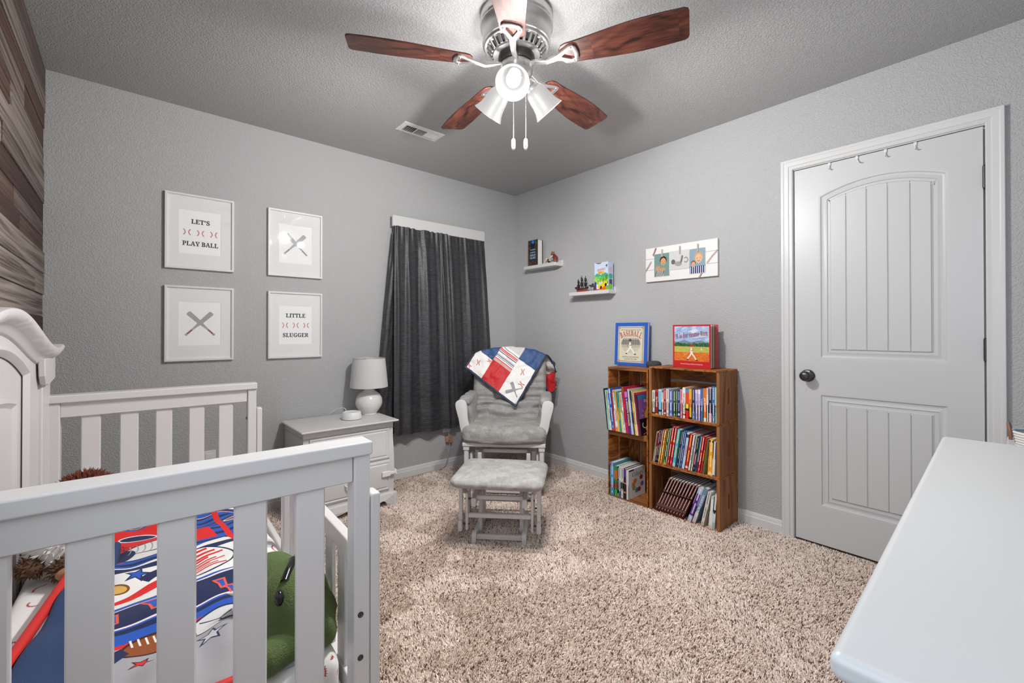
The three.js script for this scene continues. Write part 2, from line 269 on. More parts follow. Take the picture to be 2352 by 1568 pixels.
// ---------------------------------------------------------------- door (local x runs along the wall, z points into the room)
{
  const g = new THREE.Group(); g.name = 'door_1'; g.userData.kind = 'structure'; g.userData.label = 'white two panel door with arched plank panel and pewter knob'; g.position.set(0, 0, 2.34); g.rotation.y = -PI / 2; scene.add(g);
  const w = 0.715, y0 = 0.012, y1 = 2.036, cx = 0.36;
  const arch = (x0, x1, ya, rise, n = 20) => Array.from({ length: n + 1 }, (_, i) => { const t = i / n, x = lerp(x1, x0, t); return [x, ya + rise * (1 - ((x - (x0 + x1) / 2) / ((x1 - x0) / 2)) ** 2)]; });
  const upper = (o, up = 0) => [[0.113 + o, 1.0 + o], [0.608 - o, 1.0 + o], ...arch(0.113 + o, 0.608 - o, 1.871 - o * 0.9, 0.057 - up)];
  const lower = (o) => rect(0.113 + o, 0.212 + o, 0.608 - o, 0.814 - o);
  mesh('leaf', [extr(shapeOf(rect(0, y0, w, y1), [upper(0), lower(0)]), 0.0145).translate(0, 0, -0.0165), bar(0, w, y0, y1, -0.035, -0.0135, 0.001)], M.doorPaint, g);
  const prof = [[0, -0.0022], [0.007, -0.003], [0.011, -0.009], [0.020, -0.0115], [0.028, -0.010], [0.036, -0.0075]];
  mesh('panel_moulding', [ribbon(upper(0), prof, true, 0.35)], M.doorPaint, g);
  mesh('panel_moulding', [ribbon(lower(0), prof, true, 0.35)], M.doorPaint, g);
  const bev = [[0.036, -0.0085], [0.0375, -0.012], [0.05, -0.012], [0.062, -0.0055], [0.064, -0.0055]];
  mesh('panel_bevel', [ribbon(upper(0), bev, true, 0.35)], M.doorPaint, g);
  mesh('panel_bevel', [ribbon(lower(0), bev, true, 0.35)], M.doorPaint, g);
  const cuts = [0.165, 0.231, 0.315, 0.397, 0.479, 0.549], topAt = (x) => 1.836 + 0.036 * (1 - ((x - cx + 0.003) / 0.192) ** 2);
  for (let i = 0; i < 5; i++) {
    const a = cuts[i] + (i ? 0.0003 : -0.003), b = cuts[i + 1] - (i < 4 ? 0.0003 : -0.003), pts = [[a, 1.05], [b, 1.05]];
    for (let k = 0; k <= 6; k++) { const x = lerp(b, a, k / 6); pts.push([x, topAt(x) + 0.006]); }
    mesh('plank', [extr(shapeOf(pts), 0.0105, 0.0036).translate(0, 0, -0.0155)], M.doorPaint, g);
    mesh('plank', [bar(a, b, 0.265, 0.762, -0.0155, -0.005, 0.0036)], M.doorPaint, g);
  }
  // knob
  const kn = new THREE.Group(); kn.name = 'knob'; kn.position.set(0.061, 0.907, 0); g.add(kn); kn.userData.label = 'round pewter door knob';
  mesh('rose', [lathe([[0, 0], [0.033, 0], [0.033, 0.004], [0.028, 0.009], [0.013, 0.012], [0, 0.012]], 36).rotateX(PI / 2)], M.pewter, kn);
  mesh('ball', [lathe([[0, 0.068], [0.012, 0.067], [0.022, 0.062], [0.0272, 0.052], [0.026, 0.042], [0.018, 0.033], [0.011, 0.028], [0.011, 0.01], [0, 0.01]], 36).rotateX(PI / 2)], M.pewter, kn);
  mesh('latch_plate', [bar(-0.0035, 0.0, 0.88, 0.935, -0.028, -0.001, 0.0006)], M.pewter, g);
  for (const yc of [1.815, 1.068, 0.22]) { const h = mesh('hinge', [rod([w + 0.004, yc - 0.046, 0.0045], [w + 0.004, yc + 0.046, 0.0045], 0.0062, 12), bar(w - 0.001, w + 0.004, yc - 0.046, yc + 0.046, -0.02, 0.001, 0.0005)], M.pewter, g); mesh('hinge_pin', [ell(0.0052, 0.004, 0.0052, w + 0.004, yc + 0.048, 0.0045, 10), ell(0.0052, 0.004, 0.0052, w + 0.004, yc - 0.048, 0.0045, 10)], M.pewter, h); }
  // jamb, stop and casing
  const tr = new THREE.Group(); tr.name = 'trim_1'; tr.userData.kind = 'structure'; tr.userData.label = 'white moulded door casing and jamb'; tr.position.copy(g.position); tr.rotation.copy(g.rotation); scene.add(tr);
  const j0 = DZ0 - 2.34, j1 = DZ1 - 2.34;
  mesh('jamb', [bar(j0, -0.004, 0, DTOP, -T, 0, 0.001), bar(w + 0.008, j1, 0, DTOP, -T, 0, 0.001), bar(j0, j1, 2.04, DTOP, -T, 0, 0.001)], M.trim, tr);
  mesh('door_stop', [bar(-0.006, 0.010, 0, 2.042, -0.07, -0.0365, 0.001), bar(w - 0.010, w + 0.01, 0, 2.042, -0.07, -0.0365, 0.001), bar(0, w, 2.024, 2.042, -0.07, -0.0365, 0.001)], M.trim, tr);
  mesh('added_light_blocker', [bar(-0.006, w + 0.01, 0, 2.042, -0.082, -0.0705, 0.001)], M.trim, tr);  // added panel behind the leaf, keeps sky light out of the door gaps
  const cp = [[0, 0], [0, 0.010], [0.004, 0.013], [0.017, 0.011], [0.021, 0.015], [0.04, 0.0165], [0.045, 0.019], [0.055, 0.019], [0.0575, 0.016], [0.0575, 0]];
  mesh('casing', [ribbon([[-0.006, 0.002], [-0.006, 2.044], [w + 0.001 + 0.006, 2.044], [w + 0.007, 0.002]], cp, false, 0.3)], M.trim, tr);
}
// hooks over the top of the door
{
  const z0 = [2.502, 2.618, 2.73, 2.838], proto = (k) => {
    const o = thing('over_door_hook', 'small white over door hook, ' + ['nearest the knob side', 'splayed, second from the knob side', 'second from the hinge side', 'nearest the hinge side'][k] + ' of the door top', 'hook', [0, 2.036, z0[k]], -PI / 2, 'hooks along the door top');
    mesh('clip', [bar(-0.0055, 0.0055, -0.001, 0.0012, -0.03, 0.003, 0.0004), bar(-0.0055, 0.0055, -0.016, 0.001, 0.0008, 0.0034, 0.0004)], M.plastic, o);
    mesh('prong', [tube([[0, -0.012, 0.003], [k === 1 ? 0.006 : 0.001, -0.028, 0.006], [k === 1 ? 0.012 : 0.002, -0.038, 0.013], [k === 1 ? 0.014 : 0.003, -0.036, 0.02]], 0.0026, 12, 6)], M.plastic, o);
  };
  for (let k = 0; k < 4; k++) proto(k);
}
// ceiling register
{
  const v = thing('ceiling_vent', 'white stamped metal air register on the ceiling', 'vent', [-1.365, RH, 0.614]);
  const w = 0.155, d = 0.067;
  mesh('faceplate', [ribbon([[-0.115, -0.038], [-0.115, 0.038], [0.115, 0.038], [0.115, -0.038]], [[0, 0.007], [0.012, 0.0068], [d - 0.038, 0.003], [d - 0.038, 0]].map(([a, b]) => [a, b]), true, 0.3).scale(1, 1, 1).rotateX(PI / 2)], M.plastic, v);
  mesh('duct', [bar(-0.118, -0.115, 0.001, 0.26, -0.041, 0.041, 0.0005), bar(0.115, 0.118, 0.001, 0.26, -0.041, 0.041, 0.0005), bar(-0.118, 0.118, 0.001, 0.26, -0.041, -0.038, 0.0005), bar(-0.118, 0.118, 0.001, 0.26, 0.038, 0.041, 0.0005), bar(-0.118, 0.118, 0.26, 0.263, -0.041, 0.041, 0.0005)], std([0.36, 0.36, 0.36], 0.5, { metalness: 0.6 }), v);
  for (let i = 0; i < 6; i++) { const x = -0.108 + i * 0.0135; mesh('blade', [cbox(0.0115, 0.0014, 0.07, 0, 0, 0, 0.0004).rotateZ(0.75).translate(x, -0.0055, 0)], M.plastic, v); }
  for (let i = 0; i < 6; i++) { const x = 0.108 - i * 0.0135; mesh('blade', [cbox(0.0125, 0.0014, 0.07, 0, 0, 0, 0.0004).rotateZ(-0.45).translate(x, -0.0055, 0)], M.plastic, v); }
  for (let i = 0; i < 6; i++) { const z = -0.0325 + i * 0.013; mesh('blade', [cbox(0.067, 0.0014, 0.0105, 0, 0, 0, 0.0004).rotateX(0.5).translate(0, -0.0055, z)], M.plastic, v); }
  for (const s of [-1, 1]) mesh('divider', [bar(s * 0.036 - 0.0025, s * 0.036 + 0.0025, -0.0075, -0.001, -0.038, 0.038, 0.0005)], M.plastic, v);
}
// ---------------------------------------------------------------- ceiling fan
{
  const fan = thing('ceiling_fan', 'five blade ceiling fan with mahogany blades and three frosted glass lamps', 'ceiling fan', [-1.586, RH, 1.797]);
  const brushed = M.nickel;
  mesh('housing', [lathe([[0.0, 0], [0.149, 0], [0.150, -0.034], [0.146, -0.040], [0.150, -0.045], [0.149, -0.052], [0.143, -0.058], [0.139, -0.085], [0.136, -0.108], [0.140, -0.113], [0.139, -0.121], [0.128, -0.126], [0.0, -0.126]], 64)], brushed, fan);
  mesh('motor_core', [lathe([[0, -0.124], [0.108, -0.124], [0.082, -0.160], [0.0, -0.160]], 48)], std([0.055, 0.055, 0.055], 0.5), fan);
  const ribs = []; for (let i = 0; i < 28; i++) { const a = i / 28 * 2 * PI; ribs.push(cbox(0.040, 0.006, 0.013, 0, 0, 0, 0.002).rotateZ(0.90).translate(0.112, -0.142, 0).rotateY(a)); }
  mesh('vent_ring', [lathe([[0.122, -0.122], [0.134, -0.124], [0.131, -0.132], [0.121, -0.132], [0.122, -0.122]], 56), lathe([[0.076, -0.152], [0.098, -0.155], [0.096, -0.163], [0.074, -0.165], [0.076, -0.152]], 56), ...ribs], brushed, fan);
  mesh('rotor', [lathe([[0, -0.160], [0.074, -0.160], [0.076, -0.176], [0.070, -0.190], [0.066, -0.194], [0.0, -0.194]], 48)], M.pewter, fan);
  mesh('switch_cup', [lathe([[0, -0.190], [0.060, -0.192], [0.066, -0.200], [0.066, -0.228], [0.058, -0.246], [0.046, -0.256], [0.036, -0.268], [0.030, -0.300], [0.018, -0.312], [0, -0.315]], 48)], brushed, fan);
  // blades
  const bladeWood = woodTex(300, rgb(0x2a1411), rgb(0x54291f), rgb(0x6f4030), 30, 2.2, 1.1);
  const mBlade = std(0xffffff, 0.42, { map: bladeWood });
  const pts = []; { const x0 = 0.185, x1 = 0.66; const half = (x) => lerp(0.048, 0.072, smooth(x0, 0.5, x)) - 0.004 * smooth(0.55, 0.66, x); const n = 14; for (let i = 0; i <= n; i++) { const x = lerp(x0 + 0.03, x1 - 0.016, i / n); pts.push([x, -half(x)]); } pts.push([x1 - 0.004, -half(x1) + 0.006], [x1, -half(x1) + 0.018], [x1, half(x1) - 0.018], [x1 - 0.004, half(x1) - 0.006]); for (let i = n; i >= 0; i--) { const x = lerp(x0 + 0.03, x1 - 0.016, i / n); pts.push([x, half(x)]); } pts.push([x0 + 0.012, 0.042], [x0, 0.024], [x0, -0.024], [x0 + 0.012, -0.042]); }
  let bladeG = extr(shapeOf(pts), 0.0065, 0.0012).translate(0, 0, -0.0033).rotateX(PI / 2); bladeG = uvm(bladeG, 1.5, 3.2, true);
  // forked blade iron: open triangle at the blade, narrow neck to the rotor
  const outer = [[0.06, -0.012], [0.13, -0.011], [0.175, -0.014], [0.205, -0.028], [0.228, -0.040], [0.245, -0.041], [0.256, -0.030], [0.260, 0], [0.256, 0.030], [0.245, 0.041], [0.228, 0.040], [0.205, 0.028], [0.175, 0.014], [0.13, 0.011], [0.06, 0.012]];
  const hole = [[0.192, 0], [0.228, -0.022], [0.241, -0.020], [0.243, 0], [0.241, 0.020], [0.228, 0.022]];
  const ironG = (() => { let g = extr(shapeOf(outer, [hole]), 0.009, 0.003, 2).translate(0, 0, -0.0045).rotateX(PI / 2); const p = g.attributes.position; for (let i = 0; i < p.count; i++) { const x = p.getX(i); p.setY(i, p.getY(i) - 0.007 - 0.018 * (1 - smooth(0.07, 0.19, x)) * smooth(0.045, 0.10, x) + 0.012 * (1 - smooth(0.05, 0.1, x))); } return toCreasedNormals(prep(g), 0.6); })();
  for (let k = 0; k < 5; k++) {
    const a = 6.138 - k * 2 * PI / 5;
    const b = mesh('fan_blade', bladeG, mBlade, fan); b.rotation.order = 'YXZ'; b.rotation.set(-0.21, -a, 0); b.position.set(0, -0.2, 0);
    const ir = mesh('blade_iron', ironG, brushed, b);
    for (const z of [0.031, -0.031]) mesh('screw', [ell(0.004, 0.0025, 0.004, 0.236, -0.0125, z, 8)], M.nickel, ir);
  }
  // lamps: frosted bell shades on curved arms, the nearest one pointing into the room
  const frosted = phys([0.045, 0.045, 0.045], 0.5, { emissive: new THREE.Color(1, 0.985, 0.96), emissiveIntensity: LAMP_GLOW });
  const bulbM = std([0.3, 0.3, 0.3], 0.6, { emissive: new THREE.Color(1, 0.985, 0.96), emissiveIntensity: LAMP_GLOW * 3 });
  const aF = 2.40, tilt = 0.80;   // shade axis below the horizontal
  for (let k = 0; k < 3; k++) {
    const a = aF + k * 2 * PI / 3, arm = new THREE.Group(); arm.name = 'lamp_arm'; arm.rotation.y = -a; fan.add(arm);
    const sock = [0.066, -0.268], dx = Math.cos(tilt), dy = -Math.sin(tilt);
    mesh('arm_tube', [tube([[0.03, -0.245, 0], [0.055, -0.25, 0], [sock[0] + dx * 0.004, sock[1] + dy * 0.004, 0]], 0.009, 12, 10)], brushed, arm);
    const place = (g) => g.rotateZ(PI + PI / 2 - tilt - PI).translate(sock[0], sock[1], 0);   // lathe axis +y becomes the shade axis
    const ax = (g) => { const q = new THREE.Quaternion().setFromUnitVectors(new THREE.Vector3(0, 1, 0), new THREE.Vector3(dx, dy, 0)); g.applyQuaternion(q); return g.translate(sock[0], sock[1], 0); }; void place;
    mesh('socket_cup', [ax(lathe([[0, -0.004], [0.020, -0.004], [0.029, 0.006], [0.030, 0.022], [0.026, 0.026], [0, 0.026]], 32))], brushed, arm);
    const shade = mesh('lamp_shade', [ax(lathe([[0.026, 0.014], [0.034, 0.018], [0.042, 0.030], [0.046, 0.052], [0.048, 0.075], [0.053, 0.098], [0.062, 0.118], [0.066, 0.124], [0.0645, 0.125], [0.060, 0.118], [0.051, 0.099], [0.046, 0.075], [0.044, 0.052], [0.040, 0.031], [0.032, 0.020], [0.026, 0.016]], 48))], frosted, arm);
    shade.userData.label = 'frosted white bell glass shade, lit';
    mesh('bulb', [ax(lathe([[0, 0.028], [0.013, 0.028], [0.014, 0.045], [0.024, 0.062], [0.029, 0.078], [0.027, 0.094], [0.016, 0.106], [0, 0.109]], 28))], bulbM, arm);
    const p = new THREE.Vector3(sock[0] + dx * 0.158, sock[1] + dy * 0.158, 0);
    const pl = new THREE.PointLight(new THREE.Color(1, 0.985, 0.965), LAMP_POWER * 0.14); pl.name = 'fan_lamp_glow'; pl.position.copy(p); pl.castShadow = true; pl.shadow.radius = 1.6; arm.add(pl);
    const sp = new THREE.SpotLight(new THREE.Color(1, 0.985, 0.965), LAMP_POWER, 0, 1.46, 0.30); sp.name = 'fan_lamp_beam'; sp.position.copy(p); sp.castShadow = true; sp.shadow.radius = 1.8; arm.add(sp);
    sp.target = new THREE.Object3D(); sp.target.name = 'beam_aim'; sp.target.position.set(p.x + dx, p.y + dy, 0); arm.add(sp.target);
  }
  // pull chains of small beads with oval fobs
  for (const [u, len] of [[-0.012, 0.282], [0.038, 0.282]]) {
    const dirX = 0.753, dirZ = 0.658, x = dirX * u + 0.012 * -0.7, z = dirZ * u + 0.012 * 0.7, y0 = -0.272, beads = [];
    for (let i = 0; i < 58; i++) beads.push(new THREE.IcosahedronGeometry(0.0019, 0).translate(x, y0 - i * (len - 0.05) / 57, z));
    const ch = mesh('pull_chain', [...beads, rod([x, y0, z], [x, y0 - len + 0.05, z], 0.0006, 5)], M.nickel, fan);
    const fy = y0 - len + 0.026;
    mesh('fob', [lathe([[0, 0.024], [0.003, 0.024], [0.0075, 0.018], [0.0085, 0.006], [0.0085, -0.010], [0.007, -0.020], [0.003, -0.024], [0, -0.024]], 18).translate(x, fy, z), ...[0, 1, 2].map((i) => ell(0.003, 0.0035, 0.003, x - 0.006, fy + 0.010 - i * 0.010, z + 0.006, 8))], M.plastic, ch);
  }
}
// ---------------------------------------------------------------- framed prints on the window wall
function stitchPair(x, cx, cy, r, col, lw) {   // two baseball seams with their short stitches
  for (const s of [-1, 1]) {
    const ox = cx + s * r * 1.45, n = 9, a0 = s < 0 ? -0.95 : PI - 0.95, a1 = s < 0 ? 0.95 : PI + 0.95; x.strokeStyle = col; x.lineWidth = lw;
    x.beginPath(); x.arc(ox, cy, r, a0, a1); x.stroke(); x.lineWidth = lw * 0.6;
    for (let i = 0; i <= n; i++) { const a = lerp(a0, a1, i / n), c = Math.cos(a), q = Math.sin(a); x.beginPath(); x.moveTo(ox + c * r * 0.86, cy + q * r * 0.86); x.lineTo(ox + c * r * 1.16, cy + q * r * 1.16); x.stroke(); }
  }
}
function bat(x, x0, y0, x1, y1, w, col, grip) {   // barrel at x0,y0, knob at x1,y1
  const L = Math.hypot(x1 - x0, y1 - y0); x.save(); x.translate(x0, y0); x.rotate(Math.atan2(y1 - y0, x1 - x0)); x.fillStyle = col;
  x.beginPath(); x.moveTo(w * 0.5, -w); x.quadraticCurveTo(0, -w, 0, 0); x.quadraticCurveTo(0, w, w * 0.5, w); x.lineTo(L * 0.45, w * 0.82); x.quadraticCurveTo(L * 0.65, w * 0.3, L * 0.93, w * 0.28); x.lineTo(L * 0.95, w * 0.5); x.lineTo(L, w * 0.45); x.lineTo(L, -w * 0.45); x.lineTo(L * 0.95, -w * 0.5); x.lineTo(L * 0.93, -w * 0.28); x.quadraticCurveTo(L * 0.65, -w * 0.3, L * 0.45, -w * 0.82); x.closePath(); x.fill();
  if (grip) { x.strokeStyle = grip; x.lineWidth = w * 0.32; for (let i = 0; i < 6; i++) { const a = L * (0.76 + i * 0.03); x.beginPath(); x.moveTo(a, -w * 0.36); x.lineTo(a + w * 0.3, w * 0.36); x.stroke(); } }
  x.restore();
}
const INK = '#26262a', SEAM = '#c9706a', GREYBAT = '#a7a8aa', GRIP = '#a02430';
function slab(x, text, cx, cy, size, maxW) { x.fillStyle = INK; x.textAlign = 'center'; x.textBaseline = 'middle'; x.font = 'bold ' + size + 'px serif'; const w = x.measureText(text).width; x.save(); x.translate(cx, cy); x.scale(maxW / w, 1); for (const [a, b] of [[-1, 0], [1, 0], [0, -1], [0, 1], [0, 0]]) x.fillText(text, a * 1.2, b * 1.2); x.restore(); }
const quote = (a, b) => canvas(512, 640, (x) => { x.fillStyle = '#fbfbfa'; x.fillRect(0, 0, 512, 640); slab(x, a, 256, 165, 88, a.length > 5 ? 300 : 226); slab(x, b, 256, 487, 88, b.length > 7 ? 430 : 392); for (let i = 0; i < 3; i++) stitchPair(x, 96 + i * 160, 325, 46, SEAM, 9); });
const bats = (grip, col) => canvas(512, 640, (x) => { x.fillStyle = '#fbfbfa'; x.fillRect(0, 0, 512, 640); bat(x, 112, 160, 430, 490, 33, col, grip); bat(x, 400, 160, 82, 490, 33, col, grip); });
const framedPrints = [
  { x: -2.469, y: 1.7215, tex: quote('LET’S', 'PLAY BALL'), label: 'white framed print reading LET’S PLAY BALL in black letters' },
  { x: -1.9515, y: 1.721, tex: bats('#8f8f94', '#b7b8ba'), label: 'white framed print of pale crossed bats, hung over the LITTLE SLUGGER print' },
  { x: -2.469, y: 1.192, tex: bats(GRIP, GREYBAT), label: 'white framed print of grey crossed bats with red grips' },
  { x: -1.9505, y: 1.1885, tex: quote('LITTLE', 'SLUGGER'), label: 'white framed print reading LITTLE SLUGGER in black letters' }];
const matBoard = std([0.84, 0.84, 0.835], 0.85), frameWhite = std([0.76, 0.76, 0.755], 0.4);
for (const f of framedPrints) {
  const o = thing('framed_print', f.label, 'framed print', [f.x, f.y, 0], 0, 'framed baseball prints'), w = 0.166, h = 0.216;
  mesh('frame', [ribbon(rect(-w, -h, w, h), [[0, 0.001], [0, 0.021], [0.0015, 0.0225], [0.0105, 0.0225], [0.012, 0.021], [0.012, 0.008]], true, 0.3)], frameWhite, o);
  mesh('mat_board', [extr(shapeOf(rect(-w + 0.004, -h + 0.004, w - 0.004, h - 0.004), [rect(-0.101, -0.126, 0.101, 0.126)]), 0.0016).translate(0, 0, 0.0099)], matBoard, o);
  const pg = new THREE.PlaneGeometry(0.206, 0.256).translate(0.0, 0.0, 0.0096);
  mesh('print', [pg], std(0xffffff, 0.85, { map: f.tex }), o);
  mesh('backing', [bar(-w + 0.002, w - 0.002, -h + 0.002, h - 0.002, 0.001, 0.0085, 0.0005)], M.white, o);
  mesh('glazing', [bar(-w + 0.008, w - 0.008, -h + 0.008, h - 0.008, 0.0145, 0.0163, 0.0003)], M.glass, o);
}
// ---------------------------------------------------------------- curtain, valance, outlets, cord
{
  const weave = dataTex(512, (u, v) => { const a = nE(u * 64, v * 256) * 0.6 + nB(u * 16, v * 128) * 0.4; return a; });
  const slub = dataTex(512, (u, v) => { const a = nB(u * 12, v * 128), b = nE(u * 40, v * 256), k = 0.72 + 0.34 * (a - 0.5) + 0.3 * (b - 0.5); return [0.30 * k, 0.295 * k, 0.315 * k]; }, true);
  slub.repeat.set(2, 2); weave.repeat.set(2, 2);
  const cloth = phys(0xffffff, 0.42, { map: slub, bumpMap: weave, bumpScale: 0.0008, side: THREE.DoubleSide, sheen: 0.5, sheenRoughness: 0.4, sheenColor: new THREE.Color(0.12, 0.12, 0.14) });
  const cur = thing('curtain', 'dark charcoal satin curtain of two overlapping panels over the window', 'curtain', [0, 0, 0]);
  function sheet(xT0, xT1, xB0, xB1, yT, yB, zT, zB, folds, amp, seed, nx = 90, ny = 60) {
    const r = rng(seed), ph = folds.map(() => r() * 0.5), P = [], UV = [], I = [];
    for (let j = 0; j <= ny; j++) for (let i = 0; i <= nx; i++) {
      const s = i / nx, t = j / ny; let x = lerp(lerp(xT0, xT1, s), lerp(xB0, xB1, s), t ** 0.9), y = lerp(yT, yB(s), t), z = lerp(zT, zB, smooth(0, 0.5, t));
      let w = 0; folds.forEach(([c, wd, a], k) => { const cc = c + (ph[k] - 0.25) * 0.05 * t, d = (s - cc) / (wd * (0.65 + 0.5 * t)); w += a * Math.exp(-d * d); });
      w += 0.30 * Math.sin(s * 70 + seed) * (1 - smooth(0, 0.12, t)) + 0.10 * Math.sin(s * 31 + t * 5 + seed);
      z += amp * w * (0.45 + 0.55 * smooth(0, 0.4, t)) + 0.004 * (nA(s * 9 + seed, t * 14) - 0.5) * (0.4 + t) + 0.003 * Math.sin(t * 21) * smooth(0.55, 1, t) * (nC(s * 6, t * 8) - 0.3) * 3;
      P.push(x, y, Math.max(z, 0.006)); UV.push((x - xT0) * 1.2, y * 1.2);
    }
    for (let j = 0; j < ny; j++) for (let i = 0; i < nx; i++) { const a = j * (nx + 1) + i, b = a + 1, c = a + nx + 1, d = c + 1; I.push(a, c, b, b, c, d); }
    // thickness: a back layer 1.5 mm behind, closed along the rim
    const n = P.length / 3; for (let k = 0; k < n; k++) { P.push(P[k * 3], P[k * 3 + 1], P[k * 3 + 2] - 0.0016); UV.push(UV[k * 2], UV[k * 2 + 1]); }
    const m = I.length; for (let k = 0; k < m; k += 3) I.push(I[k] + n, I[k + 2] + n, I[k + 1] + n);
    const rim = (a, b) => I.push(a, a + n, b, b, a + n, b + n); for (let i = 0; i < nx; i++) { rim(i, i + 1); rim(ny * (nx + 1) + i + 1, ny * (nx + 1) + i); } for (let j = 0; j < ny; j++) { rim((j + 1) * (nx + 1), j * (nx + 1)); rim(j * (nx + 1) + nx, (j + 1) * (nx + 1) + nx); }
    const g = new THREE.BufferGeometry(); g.setAttribute('position', new THREE.Float32BufferAttribute(P, 3)); g.setAttribute('uv', new THREE.Float32BufferAttribute(UV, 2)); g.setIndex(I); g.computeVertexNormals(); return g;
  }
  mesh('front_panel', sheet(-1.281, -0.80, -1.286, -0.722, 1.947, (s) => 0.362 - 0.012 * s, 0.066, 0.078, [[0.06, 0.035, 0.7], [0.24, 0.05, 1], [0.42, 0.05, -0.8], [0.56, 0.06, 1.1], [0.75, 0.05, -0.6], [0.86, 0.03, 0.9], [0.97, 0.03, 0.5]], 0.021, 3, 120, 70), cloth, cur);
  mesh('second_panel', sheet(-0.86, -0.420, -0.79, -0.298, 1.944, (s) => 0.36 - 0.01 * s, 0.055, 0.056, [[0.2, 0.05, 1], [0.4, 0.05, -0.7], [0.55, 0.05, 1.1], [0.75, 0.06, -0.7], [0.92, 0.05, 1]], 0.015, 8), cloth, cur);
  mesh('rear_panel', sheet(-1.283, -1.15, -1.425, -1.20, 1.90, (s) => 0.37, 0.048, 0.036, [[0.3, 0.15, 0.6], [0.8, 0.1, -0.6]], 0.010, 17, 40, 60), cloth, cur);
  const val = tag(mesh('window_valance', [bar(-1.289, -0.415, 1.941, 2.027, 0.044, 0.064, 0.003), bar(-1.262, -0.445, 1.955, 2.012, 0.0, 0.046, 0.002)], M.white), 'flat white valance board above the charcoal curtain', 'valance'); void val;
  const ow = thing('wall_outlet', 'white outlet plate half hidden below the charcoal curtain hem', 'outlet', [-0.772, 0.337, 0]);
  mesh('plate', [bar(-0.038, 0.038, -0.036, 0.07, 0, 0.006, 0.002)], M.plastic, ow);
  mesh('socket', [bar(-0.017, 0.017, 0.022, 0.052, 0.006, 0.0085, 0.003), bar(-0.017, 0.017, -0.022, 0.008, 0.006, 0.0085, 0.003)], M.plastic, ow);
  const o2 = thing('wall_outlet', 'white outlet plate on the wall seen between the crib slats', 'outlet', [-2.424, 0.385, 0]);
  mesh('plate', [bar(-0.035, 0.035, -0.057, 0.057, 0, 0.006, 0.002)], M.plastic, o2);
  mesh('socket', [bar(-0.017, 0.017, 0.008, 0.04, 0.006, 0.0085, 0.003), bar(-0.017, 0.017, -0.04, -0.008, 0.006, 0.0085, 0.003)], M.plastic, o2);
  const pk = thing('plug_adapter', 'small copper coloured plug adapter hanging under the outlet', 'plug', [-0.757, 0.245, 0]);
  mesh('adapter_body', [bar(-0.030, -0.004, -0.024, 0.026, 0.001, 0.030, 0.003), bar(-0.002, 0.024, -0.030, 0.026, 0.008, 0.036, 0.003)], std([0.50, 0.27, 0.20], 0.3), pk);
  mesh('lead', [rod([0.004, 0.02, 0.012], [0.004, 0.064, 0.008], 0.0035, 8)], M.plastic, pk);
  const cord = mesh('power_cord', [tube([[-0.750, 0.216, 0.020], [-0.757, 0.16, 0.024], [-0.775, 0.09, 0.026], [-0.80, 0.035, 0.026], [-0.84, 0.014, 0.024], [-0.95, 0.012, 0.024], [-1.10, 0.012, 0.026], [-1.22, 0.012, 0.03], [-1.30, 0.022, 0.03], [-1.37, 0.03, 0.025], [-1.425, 0.035, 0.02]], 0.0032, 80, 8)], std([0.5, 0.48, 0.45], 0.5));
  tag(cord, 'grey power cord trailing along the baseboard to the nightstand', 'cord');
}
